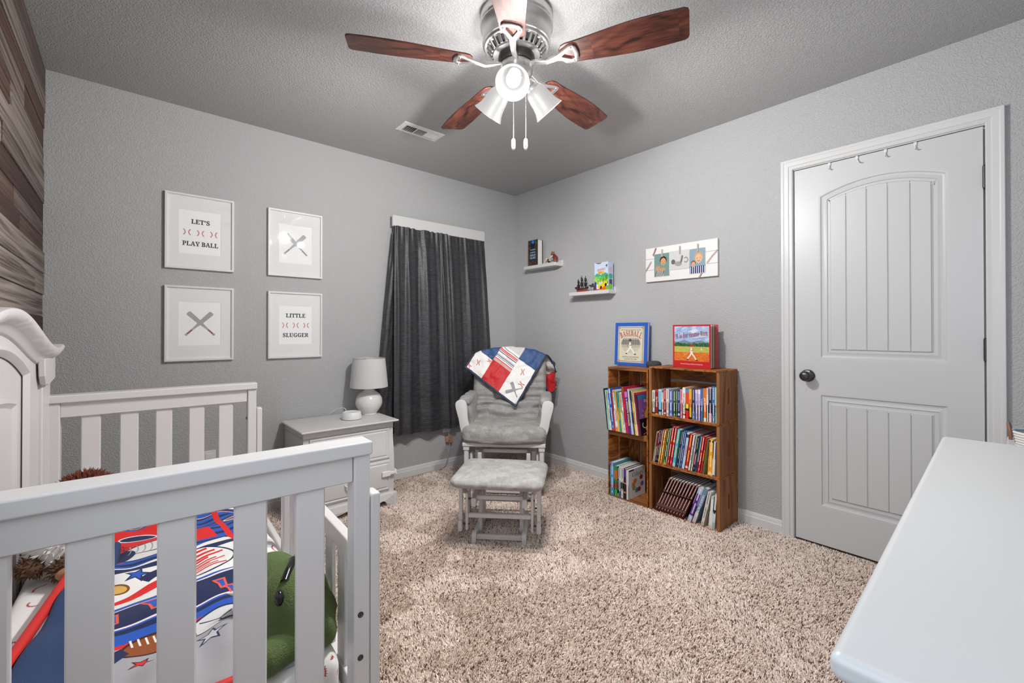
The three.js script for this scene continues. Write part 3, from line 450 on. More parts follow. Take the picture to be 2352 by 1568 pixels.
// ---------------------------------------------------------------- nightstand with lamp and sound machine
{
  const ns = thing('nightstand', 'white two drawer nightstand with moulded top and bracket feet', 'nightstand', [-1.737, 0, 0.015]), hw = 0.28, TY = 0.566;
  const scuff = canvas(512, 512, (x) => { x.fillStyle = '#d2d1cf'; x.fillRect(0, 0, 512, 512); const r = rng(9); for (const [a, b, c] of [[110, 250, 5], [150, 330, 7], [140, 300, 4], [90, 330, 4], [120, 345, 6], [200, 300, 4], [160, 395, 5]]) { x.fillStyle = 'rgba(120,110,104,0.8)'; for (let i = 0; i < 7; i++) { x.beginPath(); x.ellipse(a + (r() - 0.5) * 26, b + (r() - 0.5) * 10, c * r() * 0.6 + 0.6, c * r() * 0.35 + 0.5, r(), 0, 7); x.fill(); } } });
  const topG = bar(-0.302, 0.302, TY - 0.012, TY, 0, 0.448, 0.004); uvm(topG, 1 / 0.61, 1 / 0.45, false, 0.5, 0);
  mesh('top', [uvm(bar(-0.302, 0.302, TY - 0.012, TY, 0, 0.448, 0.004), 1 / 0.61, 1 / 0.46, false, 0.5, 0)], std(0xffffff, 0.4, { map: scuff }), ns);
  const uPath = (o, z) => [[-hw - o, 0], [-hw - o, -(z + o)], [hw + o, -(z + o)], [hw + o, 0]];   // plan outline, open at the back
  const band = (o, z, prof, y) => ribbon(uPath(0, z).reverse(), prof.map(([a, b]) => [a, b]), false, 0.4).rotateX(-PI / 2).scale(1, 1, 1).translate(0, y, 0);
  mesh('cornice', [band(0, 0.405, [[0.026, 0], [0.024, -0.010], [0.017, -0.016], [0.010, -0.026], [0.008, -0.036], [0.0, -0.040], [-0.004, -0.04]].map(([a, b]) => [-a, b]), TY - 0.012)], M.white, ns);
  // carcass with an S-shaped front
  const side = new THREE.Shape(); side.moveTo(0, 0.055); side.lineTo(0.404, 0.055); side.lineTo(0.410, 0.10); side.bezierCurveTo(0.425, 0.22, 0.424, 0.30, 0.408, 0.40); side.bezierCurveTo(0.398, 0.45, 0.398, 0.49, 0.406, TY - 0.014); side.lineTo(0, TY - 0.014);
  mesh('body', [toCreasedNormals(prep(new THREE.ExtrudeGeometry(side, { depth: 2 * hw, bevelEnabled: false, curveSegments: 16 }).rotateY(-PI / 2).translate(hw, 0, 0)), 0.5)], M.white, ns);
  const frontZ = (y) => y < 0.10 ? 0.408 : y < 0.4 ? lerp(0.4105, 0.4085, (y - 0.1) / 0.3) + 0.0115 * Math.sin((y - 0.1) / 0.3 * PI) : 0.4085 - 0.0075 * Math.sin((y - 0.4) / 0.15 * PI);
  const bend = (g) => { const p = g.attributes.position; for (let i = 0; i < p.count; i++) p.setZ(i, p.getZ(i) + frontZ(p.getY(i))); g.computeVertexNormals(); return toCreasedNormals(prep(g), 0.5); };
  const div = (a, b, c, d) => { const out = [], n = 8; const L = []; for (let i = 0; i < n; i++) L.push([lerp(a, c, i / n), b]); for (let i = 0; i < n; i++) L.push([c, lerp(b, d, i / n)]); for (let i = 0; i < n; i++) L.push([lerp(c, a, i / n), d]); for (let i = 0; i < n; i++) L.push([a, lerp(d, b, i / n)]); return L; };
  for (const [a, b] of [[0.318, 0.512], [0.112, 0.304]]) {
    const dr = mesh('drawer', [bend(ribbon(div(-0.248, a, 0.248, b), [[0, 0.000], [0.002, 0.010], [0.010, 0.012], [0.014, 0.008], [0.019, 0.008], [0.024, 0.013], [0.030, 0.0135]], true, 0)), bend((() => { const g = new THREE.PlaneGeometry(0.496 - 0.058, b - a - 0.058, 6, 10).translate(0, (a + b) / 2, 0.0135); g.deleteAttribute('uv'); return prep(g); })())], M.white, ns);
    mesh('drawer_pull', [bend(tube([[-0.05, (a + b) / 2, 0.012], [-0.04, (a + b) / 2 - 0.012, 0.03], [0, (a + b) / 2 - 0.02, 0.036], [0.04, (a + b) / 2 - 0.012, 0.03], [0.05, (a + b) / 2, 0.012]], 0.0045, 20, 8))], M.white, dr);
  }
  mesh('base_moulding', [band(0, 0.408, [[0.004, 0.03], [0.008, 0.024], [0.014, 0.020], [0.018, 0.008], [0.020, 0], [0, 0]].map(([a, b]) => [-a, b]), 0.082)], M.white, ns);
  const apron = new THREE.Shape(); apron.moveTo(-0.296, 0.085); apron.lineTo(-0.296, 0.0); apron.lineTo(-0.225, 0.0); apron.bezierCurveTo(-0.235, 0.02, -0.215, 0.05, -0.195, 0.048); apron.bezierCurveTo(-0.175, 0.045, -0.165, 0.03, -0.13, 0.028); apron.bezierCurveTo(-0.09, 0.028, -0.05, 0.045, 0, 0.048); apron.bezierCurveTo(0.05, 0.045, 0.09, 0.028, 0.13, 0.028); apron.bezierCurveTo(0.165, 0.03, 0.175, 0.045, 0.195, 0.048); apron.bezierCurveTo(0.215, 0.05, 0.235, 0.02, 0.225, 0); apron.lineTo(0.296, 0); apron.lineTo(0.296, 0.085);
  const ap = new THREE.ExtrudeGeometry(apron, { depth: 0.022, bevelEnabled: true, bevelSize: 0.002, bevelThickness: 0.002, bevelSegments: 1, curveSegments: 8 }); { const p = ap.attributes.position; for (let i = 0; i < p.count; i++) { const y = p.getY(i); p.setZ(i, p.getZ(i) + 0.405 + 0.012 * Math.sin(clamp(y / 0.085) * PI) * 0.8 - 0.006 * (1 - clamp(y / 0.085))); } ap.computeVertexNormals(); }
  mesh('apron', [ap], M.white, ns);
  mesh('foot', [bar(-0.296, -0.274, 0, 0.085, 0.33, 0.43, 0.003)], M.white, ns); mesh('foot', [bar(0.274, 0.296, 0, 0.085, 0.33, 0.43, 0.003)], M.white, ns);
  mesh('foot', [bar(-0.29, -0.25, 0, 0.085, 0.0, 0.06, 0.003)], M.white, ns); mesh('foot', [bar(0.25, 0.29, 0, 0.085, 0.0, 0.06, 0.003)], M.white, ns);
  const la = mesh('safety_latch', [rbox(0.058, 0.036, 0.012, 0.215, 0.222, 0.443, 0.006), bar(0.24, 0.282, 0.214, 0.232, 0.438, 0.446, 0.002), rbox(0.012, 0.034, 0.036, 0.284, 0.222, 0.424, 0.004)], M.plastic, ns); la.userData.label = 'white plastic child safety latch';

  const lamp = thing('table_lamp', 'white ceramic table lamp with round base and tapered drum shade', 'lamp', [-1.508, TY, 0.15]);
  mesh('base', [lathe([[0, 0], [0.050, 0], [0.054, 0.004], [0.052, 0.010], [0.064, 0.024], [0.084, 0.052], [0.0915, 0.080], [0.088, 0.110], [0.074, 0.138], [0.052, 0.156], [0.040, 0.163], [0.036, 0.172], [0.037, 0.180], [0.026, 0.184], [0, 0.184]], 48)], std([0.74, 0.73, 0.71], 0.2), lamp);
  mesh('socket', [lathe([[0, 0.182], [0.016, 0.182], [0.016, 0.235], [0, 0.235]], 16)], M.plastic, lamp);
  mesh('bulb', [ell(0.028, 0.038, 0.028, 0, 0.268, 0, 16)], std([0.85, 0.85, 0.84], 0.3), lamp);
  const sh = mesh('lamp_shade', [lathe([[0.1265, 0.190], [0.1275, 0.190], [0.1282, 0.197], [0.110, 0.388], [0.1095, 0.394], [0.1080, 0.394], [0.1090, 0.386], [0.1262, 0.197], [0.1265, 0.190]], 56)], phys([0.78, 0.775, 0.76], 0.9, { transmission: 0.25, thickness: 0 }), lamp);
  mesh('shade_ring', [new THREE.TorusGeometry(0.1095, 0.0016, 6, 40).rotateX(PI / 2).translate(0, 0.392, 0), rod([-0.109, 0.385, 0], [0.109, 0.385, 0], 0.0016, 6), rod([0, 0.385, -0.109], [0, 0.385, 0.109], 0.0016, 6), rod([0, 0.23, 0], [0, 0.385, 0], 0.003, 6)], M.nickel, sh);
  const sm = thing('bedside_device', 'round white device with a thin cord on the nightstand', 'device', [-1.667, TY, 0.245]);
  mesh('body', [lathe([[0, 0], [0.054, 0], [0.063, 0.004], [0.064, 0.010], [0.058, 0.044], [0.055, 0.048], [0.047, 0.049], [0.045, 0.045], [0, 0.044]], 44)], M.plastic, sm);
  mesh('cord', [tube([[-0.01, 0.02, -0.055], [-0.015, 0.06, -0.08], [-0.05, 0.055, -0.13], [-0.09, 0.02, -0.17], [-0.10, 0.004, -0.2]], 0.0022, 24, 6)], M.plastic, sm);
}
// ---------------------------------------------------------------- glider chair, quilt and ottoman
const GT = -0.8037;   // both face out of the corner
const suedeBump = dataTex(512, (u, v) => nE(u * 256, v * 256) * 0.5 + nB(u * 128, v * 128) * 0.3 + nA(u * 24, v * 24) * 0.2);
const suedeMap = dataTex(512, (u, v) => { const a = nA(u * 12 + nC(u * 6, v * 6) * 3, v * 12) * 0.55 + nB(u * 40, v * 40) * 0.3 + nF(u * 5, v * 5) * 0.15, k = 0.615 + 0.20 * (a - 0.5); return [k * 1.0, k * 0.985, k * 0.965]; }, true);
suedeBump.repeat.set(3, 3); suedeMap.repeat.set(2.5, 2.5);
M.suede = phys(0xffffff, 0.95, { map: suedeMap, bumpMap: suedeBump, bumpScale: 0.0012, sheen: 0.6, sheenRoughness: 0.6, sheenColor: new THREE.Color(0.35, 0.34, 0.33) });
M.glider = std([0.64, 0.625, 0.61], 0.42);
{
  const ch = thing('glider_chair', 'white wooden glider chair with grey suede cushions in the corner', 'chair', [-0.654, 0, 0.647], GT), G = M.glider;
  for (const s of [-1, 1]) {
    mesh('runner', [rbox(0.028, 0.062, 0.56, s * 0.20, 0.031, -0.02, 0.01, 2)], G, ch);
    for (const z of [-0.16, 0.12]) mesh('upright', [bar(s * 0.20 - 0.014, s * 0.20 + 0.014, 0.05, 0.30, z - 0.03, z + 0.03, 0.003)], G, ch);
    mesh('swing_beam', [bar(s * 0.17 - 0.014, s * 0.17 + 0.014, 0.255, 0.305, -0.24, 0.24, 0.004)], G, ch);
    for (const z of [-0.2, 0.2]) mesh('swing_link', [rbox(0.018, 0.21, 0.042, s * 0.232, 0.195, z, 0.008, 2)], G, ch);
    mesh('seat_post', [bar(s * 0.262 - 0.015, s * 0.262 + 0.015, 0.09, 0.350, 0.215, 0.25, 0.003), bar(s * 0.262 - 0.021, s * 0.262 + 0.021, 0.322, 0.350, 0.207, 0.256, 0.003)], G, ch);
    mesh('seat_post', [bar(s * 0.262 - 0.015, s * 0.262 + 0.015, 0.09, 0.350, -0.25, -0.215, 0.003)], G, ch);
    mesh('glide_rail', [rbox(0.03, 0.055, 0.50, s * 0.262, 0.10, 0, 0.012, 2)], G, ch);
    // arm front: a flat S-shaped board that rolls outward at the top
    const a = new THREE.Shape(); a.moveTo(0.205, 0.352); a.bezierCurveTo(0.215, 0.44, 0.245, 0.48, 0.252, 0.54); a.bezierCurveTo(0.256, 0.60, 0.255, 0.64, 0.272, 0.658); a.bezierCurveTo(0.292, 0.672, 0.326, 0.668, 0.338, 0.645); a.bezierCurveTo(0.346, 0.615, 0.320, 0.56, 0.312, 0.51); a.bezierCurveTo(0.306, 0.45, 0.282, 0.42, 0.274, 0.352);
    const ag = extr(a, 0.024, 0.004, 2, 14).translate(0.004, 0, 0.205); if (s < 0) { ag.scale(-1, 1, 1); const ix = prep(ag).attributes; void ix; }
    const agx = prep(ag); if (s < 0) { const p = agx.attributes.position.array; for (let i = 0; i < p.length; i += 9) for (let k = 0; k < 3; k++) { const t = p[i + 3 + k]; p[i + 3 + k] = p[i + 6 + k]; p[i + 6 + k] = t; } agx.computeVertexNormals(); }
    mesh('arm_front', [toCreasedNormals(agx, 0.6)], G, ch);
    mesh('arm_rail', [bar(s * 0.295 - 0.028, s * 0.295 + 0.028, 0.605, 0.630, -0.24, 0.21, 0.004)], G, ch);
    mesh('arm_back_post', [bar(s * 0.272 - 0.014, s * 0.272 + 0.014, 0.352, 0.612, -0.24, -0.205, 0.003)], G, ch);
    mesh('arm_spindle', [bar(s * 0.262 - 0.011, s * 0.262 + 0.011, 0.352, 0.612, -0.02, 0.01, 0.002)], G, ch);
    const pad = soft(0.088, 0.064, 0.40, 0.03, (v) => { v.y += 0.004 * Math.sin(v.z * 40) * Math.sin(v.x * 50); }, 12, 8, 26).translate(s * 0.288, 0.648, -0.005);
    const flap = soft(0.046, 0.21, 0.30, 0.022, (v) => { v.x += s * 0.02 * Math.sin((v.y + 0.1) * 9) + 0.004 * Math.sin(v.y * 38 + v.z * 16); v.z *= 0.80 + 0.22 * smooth(-0.1, 0.06, v.y); }, 8, 20, 22).translate(s * 0.246, 0.555, 0.015);
    mesh('arm_pad', [uvm(pad, 1), uvm(flap, 1)], M.suede, ch);
    mesh('back_post', [bar(-0.016, 0.016, -0.30, 0.30, -0.012, 0.012, 0.003).rotateX(-0.36).translate(s * 0.235, 0.64, -0.31)], G, ch);
  }
  mesh('base_rail', [bar(-0.2, 0.2, 0.018, 0.05, 0.19, 0.215, 0.003), bar(-0.2, 0.2, 0.018, 0.05, -0.25, -0.225, 0.003), bar(-0.16, 0.16, 0.28, 0.305, 0.12, 0.145, 0.003), bar(-0.22, 0.22, 0.175, 0.20, 0.185, 0.205, 0.003)], G, ch);
  mesh('seat_frame', [bar(-0.288, 0.288, 0.350, 0.376, 0.225, 0.262, 0.004), bar(-0.288, 0.288, 0.350, 0.376, -0.262, -0.225, 0.004), bar(-0.288, -0.245, 0.350, 0.376, -0.23, 0.23, 0.004), bar(0.245, 0.288, 0.350, 0.376, -0.23, 0.23, 0.004), bar(-0.25, 0.25, 0.352, 0.362, -0.23, 0.23, 0.002)], G, ch);
  mesh('back_slat', [-0.12, -0.04, 0.04, 0.12].map((x) => bar(x - 0.02, x + 0.02, -0.26, 0.26, -0.005, 0.005, 0.002).rotateX(-0.36).translate(0, 0.65, -0.318)), G, ch);
  const wr = noise2(61, 64);
  const seat = soft(0.592, 0.112, 0.515, 0.052, (v) => {
    const front = smooth(0.12, 0.27, v.z), mid = 1 - (v.x / 0.32) ** 2; v.y -= 0.016 * front * mid * (v.y < 0 ? 1 : 0.3); v.z += 0.022 * mid * smooth(0.1, 0.26, v.z);
    v.y += 0.010 * mid * (v.y > 0 ? 1 : 0) * (1 - front * 0.4) + 0.005 * (wr(v.x * 8 + 10, v.z * 26 + 10) - 0.5) * 2 * (v.y > 0 ? 1 : 0.4);
    if (front > 0.5) v.z += 0.006 * (wr(v.x * 9, v.y * 60 + 20) - 0.5) * 2;
  }, 48, 14, 40).translate(0, 0.431, 0.02);
  mesh('seat_cushion', [uvm(seat, 1)], M.suede, ch);
  const LEAN = 0.36;
  const back = soft(0.575, 0.575, 0.125, 0.058, (v) => {
    const t = (v.y + 0.29) / 0.58; if (v.y > 0.12) { const k = smooth(0.12, 0.29, v.y); v.y += 0.030 * k * (1 - (v.x / 0.29) ** 2) - 0.04 * k * Math.abs(v.x / 0.29) ** 3; }
    v.x *= lerp(0.93, 1.0, smooth(0, 0.5, t));
    if (v.z > 0) {
      const cr = Math.exp(-(((v.y + 0.085) / 0.018) ** 2)) + 0.5 * Math.exp(-(((v.y + 0.165 + 0.02 * Math.sin(v.x * 14)) / 0.012) ** 2)), vc = Math.exp(-(((Math.abs(v.x) - 0.10) / 0.012) ** 2)) * smooth(-0.16, -0.02, v.y) , tuft = Math.exp(-(((v.y + 0.085) / 0.03) ** 2) - (((Math.abs(v.x) - 0.10) / 0.03) ** 2));
      v.z -= 0.042 * cr + 0.018 * vc + 0.022 * tuft; v.z += 0.024 * (wr(v.x * 5 + 30, v.y * 34 + 30) - 0.5) + 0.012 * Math.sin(t * 9) + 0.007 * Math.sin(v.y * 95 + 5 * wr(v.x * 6 + 40, v.y * 5 + 40)) * (1 - smooth(-0.02, 0.1, v.y));
      v.z += 0.006 * (wr(v.x * 12 + 3, v.y * 60 + 3) - 0.5);
    }
  }, 54, 60, 8);
  back.rotateX(-LEAN).translate(0, 0.702, -0.195);
  mesh('back_cushion', [uvm(back, 1)], M.suede, ch);

  // patchwork quilt, one corner hanging down the front of the back cushion, the rest over the top and right side
  const QW = 0.50, QH = 0.78;   // metres along its two edges
  const quiltTex = canvas(1000, 1560, (x, w, h) => {
    const k = 2000; x.fillStyle = '#e9e7e4'; x.fillRect(0, 0, w, h);
    const R = (a0, b0, a1, b1, col) => { x.fillStyle = col; x.fillRect(a0 * k, h - b1 * k, (a1 - a0) * k, (b1 - b0) * k); };
    const navy = '#294b7d', red = '#c4181c', wh = '#ebe9e6', mink = '#c9c6c2';
    R(0, 0, 0.17, 0.30, wh); R(0, 0.30, 0.17, 0.47, navy); R(0, 0.47, 0.17, 0.64, mink); R(0, 0.64, 0.17, 0.78, red);
    R(0.17, 0, 0.34, 0.185, red); R(0.17, 0.185, 0.34, 0.32, wh); R(0.17, 0.32, 0.34, 0.52, mink); R(0.17, 0.52, 0.34, 0.78, navy);
    R(0.34, 0, 0.50, 0.17, wh); R(0.34, 0.17, 0.50, 0.33, navy); R(0.34, 0.33, 0.5, 0.78, wh);
    for (const [b, t, c] of [[0.180, 0.010, '#b8b6b8'], [0.190, 0.016, '#d6423f'], [0.193, 0.004, '#f0c9c4'], [0.216, 0.004, '#23355e'], [0.226, 0.006, '#23355e'], [0.236, 0.003, '#23355e'], [0.258, 0.006, '#23355e'], [0.270, 0.020, '#cf3a3a'], [0.277, 0.005, '#eab2ac'], [0.300, 0.004, '#23355e']]) R(0.17, b, 0.34, b + t, c);
    const st = (a, b, r, rot, col = '#c8413f') => { x.save(); x.translate(a * k, h - b * k); x.rotate(rot); for (const s of [-1, 1]) { x.strokeStyle = col; x.lineWidth = 11; x.beginPath(); x.arc(s * r * k * 1.15, 0, r * k, s < 0 ? -0.8 : PI - 0.8, s < 0 ? 0.8 : PI + 0.8); x.stroke(); } x.restore(); };
    st(0.09, 0.235, 0.03, 0.5); st(0.05, 0.155, 0.03, 1.5); st(0.43, 0.09, 0.03, 0.4); st(0.36, 0.15, 0.025, 1.6); st(0.48, 0.03, 0.025, 1.2); st(0.40, 0.45, 0.03, 0.4); st(0.46, 0.6, 0.03, 1.4);
    bat(x, 0.125 * k, h - 0.125 * k, 0.028 * k, h - 0.06 * k, 26, '#8f9092'); bat(x, 0.125 * k, h - 0.038 * k, 0.03 * k, h - 0.135 * k, 26, '#9b9c9e');
    x.strokeStyle = '#26334f'; x.lineWidth = 44; x.strokeRect(0, 0, w, h);
    x.strokeStyle = 'rgba(120,118,120,0.5)'; x.lineWidth = 3; for (const a of [0.17, 0.34, 0.5]) { x.beginPath(); x.moveTo(a * k, 0); x.lineTo(a * k, h); x.stroke(); }
  });
  const q = thing('patchwork_quilt', 'red white and blue baseball patchwork quilt draped over the glider back', 'quilt', [-0.654, 0, 0.647], GT);
  const nx = 62, ny = 78, P = [], UV = [], I = [];
  const corner = [0.060, 0.575], ea = [-0.82, 0.572], eb = [0.515, 0.857];
  const cosL = Math.cos(LEAN), sinL = Math.sin(LEAN), topAt = (x) => 1.012 - 0.62 * Math.abs(x - 0.0) ** 2.2 * 1.4;
  for (let j = 0; j <= ny; j++) for (let i = 0; i <= nx; i++) {
    const a = i / nx * QW, b = j / ny * QH; let x = corner[0] + ea[0] * a + eb[0] * b, y = corner[1] + ea[1] * a + eb[1] * b;
    const w1 = wr(a * 22 + 5, b * 22 + 9) - 0.5, w2 = wr(a * 50, b * 50) - 0.5; let px, py, pz;
    const T0 = topAt(clamp(x, -0.3, 0.31)), side = 0.30;
    let over = Math.max(0, y - T0), out = Math.max(0, x - side);
    // along the leaning front
    const front = (yy) => -0.118 - (yy - 0.52) * 0.372 + 0.070;
    if (over <= 0) { px = x; py = y; pz = front(y); } else { const r = 0.062, ang = Math.min(over / r, PI), rest = Math.max(0, over - r * PI); px = x; py = T0 - r + r * Math.cos(0) * 1 - r * (1 - Math.cos(ang)) * 1 + r * 0 - rest + r * 0; py = T0 - r * (1 - Math.cos(ang)) - rest; pz = front(T0) - r * Math.sin(0) - r * (1 - Math.cos(ang)) * 0.0 - r * (ang < PI / 2 ? Math.sin(ang) : 2 - Math.sin(ang)) * 1.0 - rest * 0.12; }
    if (out > 0) { const r = 0.05, ang = Math.min(out / r, PI / 2); px = side + r * Math.sin(ang); pz -= r * (1 - Math.cos(ang)) + Math.max(0, out - r * PI / 2); py -= 0.35 * Math.max(0, out - 0.03); }
    const lift = 0.016 * w1 + 0.007 * w2 + 0.010; pz += over > 0.06 ? -lift : lift; if (out > 0.04) px += lift * 1.2; if (over > 0) py += lift * 0.7;
    P.push(px, py, pz); UV.push(a / QW, b / QH);
  }
  for (let j = 0; j < ny; j++) for (let i = 0; i < nx; i++) { const A = j * (nx + 1) + i, B = A + 1, C = A + nx + 1, D = C + 1; I.push(A, C, B, B, C, D); }
  const g = new THREE.BufferGeometry(); g.setAttribute('position', new THREE.Float32BufferAttribute(P, 3)); g.setAttribute('uv', new THREE.Float32BufferAttribute(UV, 2)); g.setIndex(I); g.computeVertexNormals();
  const nn = g.attributes.normal, P2 = P.slice(), n = P.length / 3; for (let k = 0; k < n; k++) { P2.push(P[k * 3] + nn.getX(k) * 0.006, P[k * 3 + 1] + nn.getY(k) * 0.006, P[k * 3 + 2] + nn.getZ(k) * 0.006); UV.push(UV[k * 2], UV[k * 2 + 1]); }
  const I2 = I.slice(); for (let k = 0; k < I.length; k += 3) I2.push(I[k] + n, I[k + 2] + n, I[k + 1] + n);
  const G2 = new THREE.BufferGeometry(); G2.setAttribute('position', new THREE.Float32BufferAttribute(P2, 3)); G2.setAttribute('uv', new THREE.Float32BufferAttribute(UV, 2)); G2.setIndex(I2); G2.computeVertexNormals();
  mesh('patchwork', [G2], phys(0xffffff, 0.6, { map: quiltTex, side: THREE.DoubleSide, sheen: 0.3, sheenColor: new THREE.Color(0.3, 0.3, 0.3) }), q);
  // rolled binding along the two front edges
  const edge = (f, m) => Array.from({ length: m + 1 }, (_, i) => { const k = f(i / m); return [(P[k * 3] + P2[(k + n) * 3]) / 2, (P[k * 3 + 1] + P2[(k + n) * 3 + 1]) / 2, (P[k * 3 + 2] + P2[(k + n) * 3 + 2]) / 2]; });
  mesh('binding', [tube(edge((t) => Math.round(t * nx), 40), 0.0065, 120, 7), tube(edge((t) => Math.round(t * ny) * (nx + 1), 50), 0.0065, 150, 7)], std([0.022, 0.035, 0.075], 0.6), q);
}
{
  const ot = thing('glider_ottoman', 'white wooden gliding ottoman with grey suede top in front of the glider', 'ottoman', [-1.1995, 0, 1.234], GT), G = M.glider;
  for (const s of [-1, 1]) {
    const rs = new THREE.Shape(); rs.moveTo(-0.20, 0); rs.lineTo(0.125, 0); rs.lineTo(0.125, 0.038); rs.quadraticCurveTo(0.122, 0.064, 0.095, 0.066); rs.lineTo(0.06, 0.045); rs.lineTo(-0.14, 0.045); rs.lineTo(-0.175, 0.066); rs.quadraticCurveTo(-0.2, 0.064, -0.2, 0.038);
    mesh('runner', [extr(rs, 0.024, 0.002).rotateY(-PI / 2).translate(s * 0.135 + 0.012, 0, 0)], G, ot);
    for (const z of [-0.11, 0.0]) mesh('upright', [bar(s * 0.115 - 0.010, s * 0.115 + 0.010, 0.03, 0.245, z - 0.022, z + 0.022, 0.002)], G, ot);
    mesh('top_beam', [bar(s * 0.138 - 0.013, s * 0.138 + 0.013, 0.200, 0.247, -0.19, 0.118, 0.003)], G, ot);
    for (const z of [-0.155, 0.085]) {
      const l = mesh('swing_link', [rbox(0.015, 0.205, 0.036, s * 0.178, 0.168, z, 0.006, 2)], G, ot);
      mesh('pivot_bolt', [rod([s * 0.125, 0.232, z], [s * 0.192, 0.232, z], 0.005, 10)], M.pewter, l); mesh('pivot_bolt', [rod([s * 0.165, 0.095, z], [s * 0.222, 0.095, z], 0.005, 10)], M.pewter, l);
      mesh('leg', [bar(s * 0.213 - 0.010, s * 0.213 + 0.010, 0.10, 0.335, z - 0.016, z + 0.012, 0.003)], G, ot);
      mesh('foot_rail', [rbox(0.024, 0.062, 0.052, s * 0.213, 0.092, z + 0.004, 0.008, 2)], G, ot);
    }
    mesh('top_rail', [bar(s * 0.213 - 0.012, s * 0.213 + 0.012, 0.318, 0.340, -0.19, 0.12, 0.003)], G, ot);
  }
  mesh('front_rail', [bar(-0.125, 0.125, 0.020, 0.046, 0.085, 0.105, 0.003)], G, ot);
  mesh('rear_rail', [bar(-0.125, 0.125, 0.020, 0.046, -0.18, -0.16, 0.003)], G, ot);
  mesh('cross_rail', [bar(-0.13, 0.13, 0.222, 0.246, 0.05, 0.07, 0.003)], G, ot);
  mesh('cross_rail', [bar(-0.172, 0.172, 0.132, 0.156, 0.075, 0.095, 0.003)], G, ot);
  mesh('cross_rail', [bar(-0.172, 0.172, 0.132, 0.156, -0.165, -0.145, 0.003)], G, ot);
  mesh('cross_rail', [bar(-0.21, 0.21, 0.318, 0.338, 0.10, 0.12, 0.003), bar(-0.21, 0.21, 0.318, 0.338, -0.19, -0.17, 0.003)], G, ot);
  const c = soft(0.492, 0.062, 0.392, 0.05, (v) => { const mx = 1 - (v.x / 0.25) ** 2, mz = 1 - (v.z / 0.2) ** 2; if (v.y > 0) v.y += 0.010 * mx * mz; v.z += 0.006 * mx * Math.sign(v.z) * smooth(0.1, 0.19, Math.abs(v.z)); }, 44, 10, 36).rotateY(-0.06).translate(0.008, 0.3645, 0.062);
  mesh('cushion', [uvm(c, 1)], M.suede, ot);
}
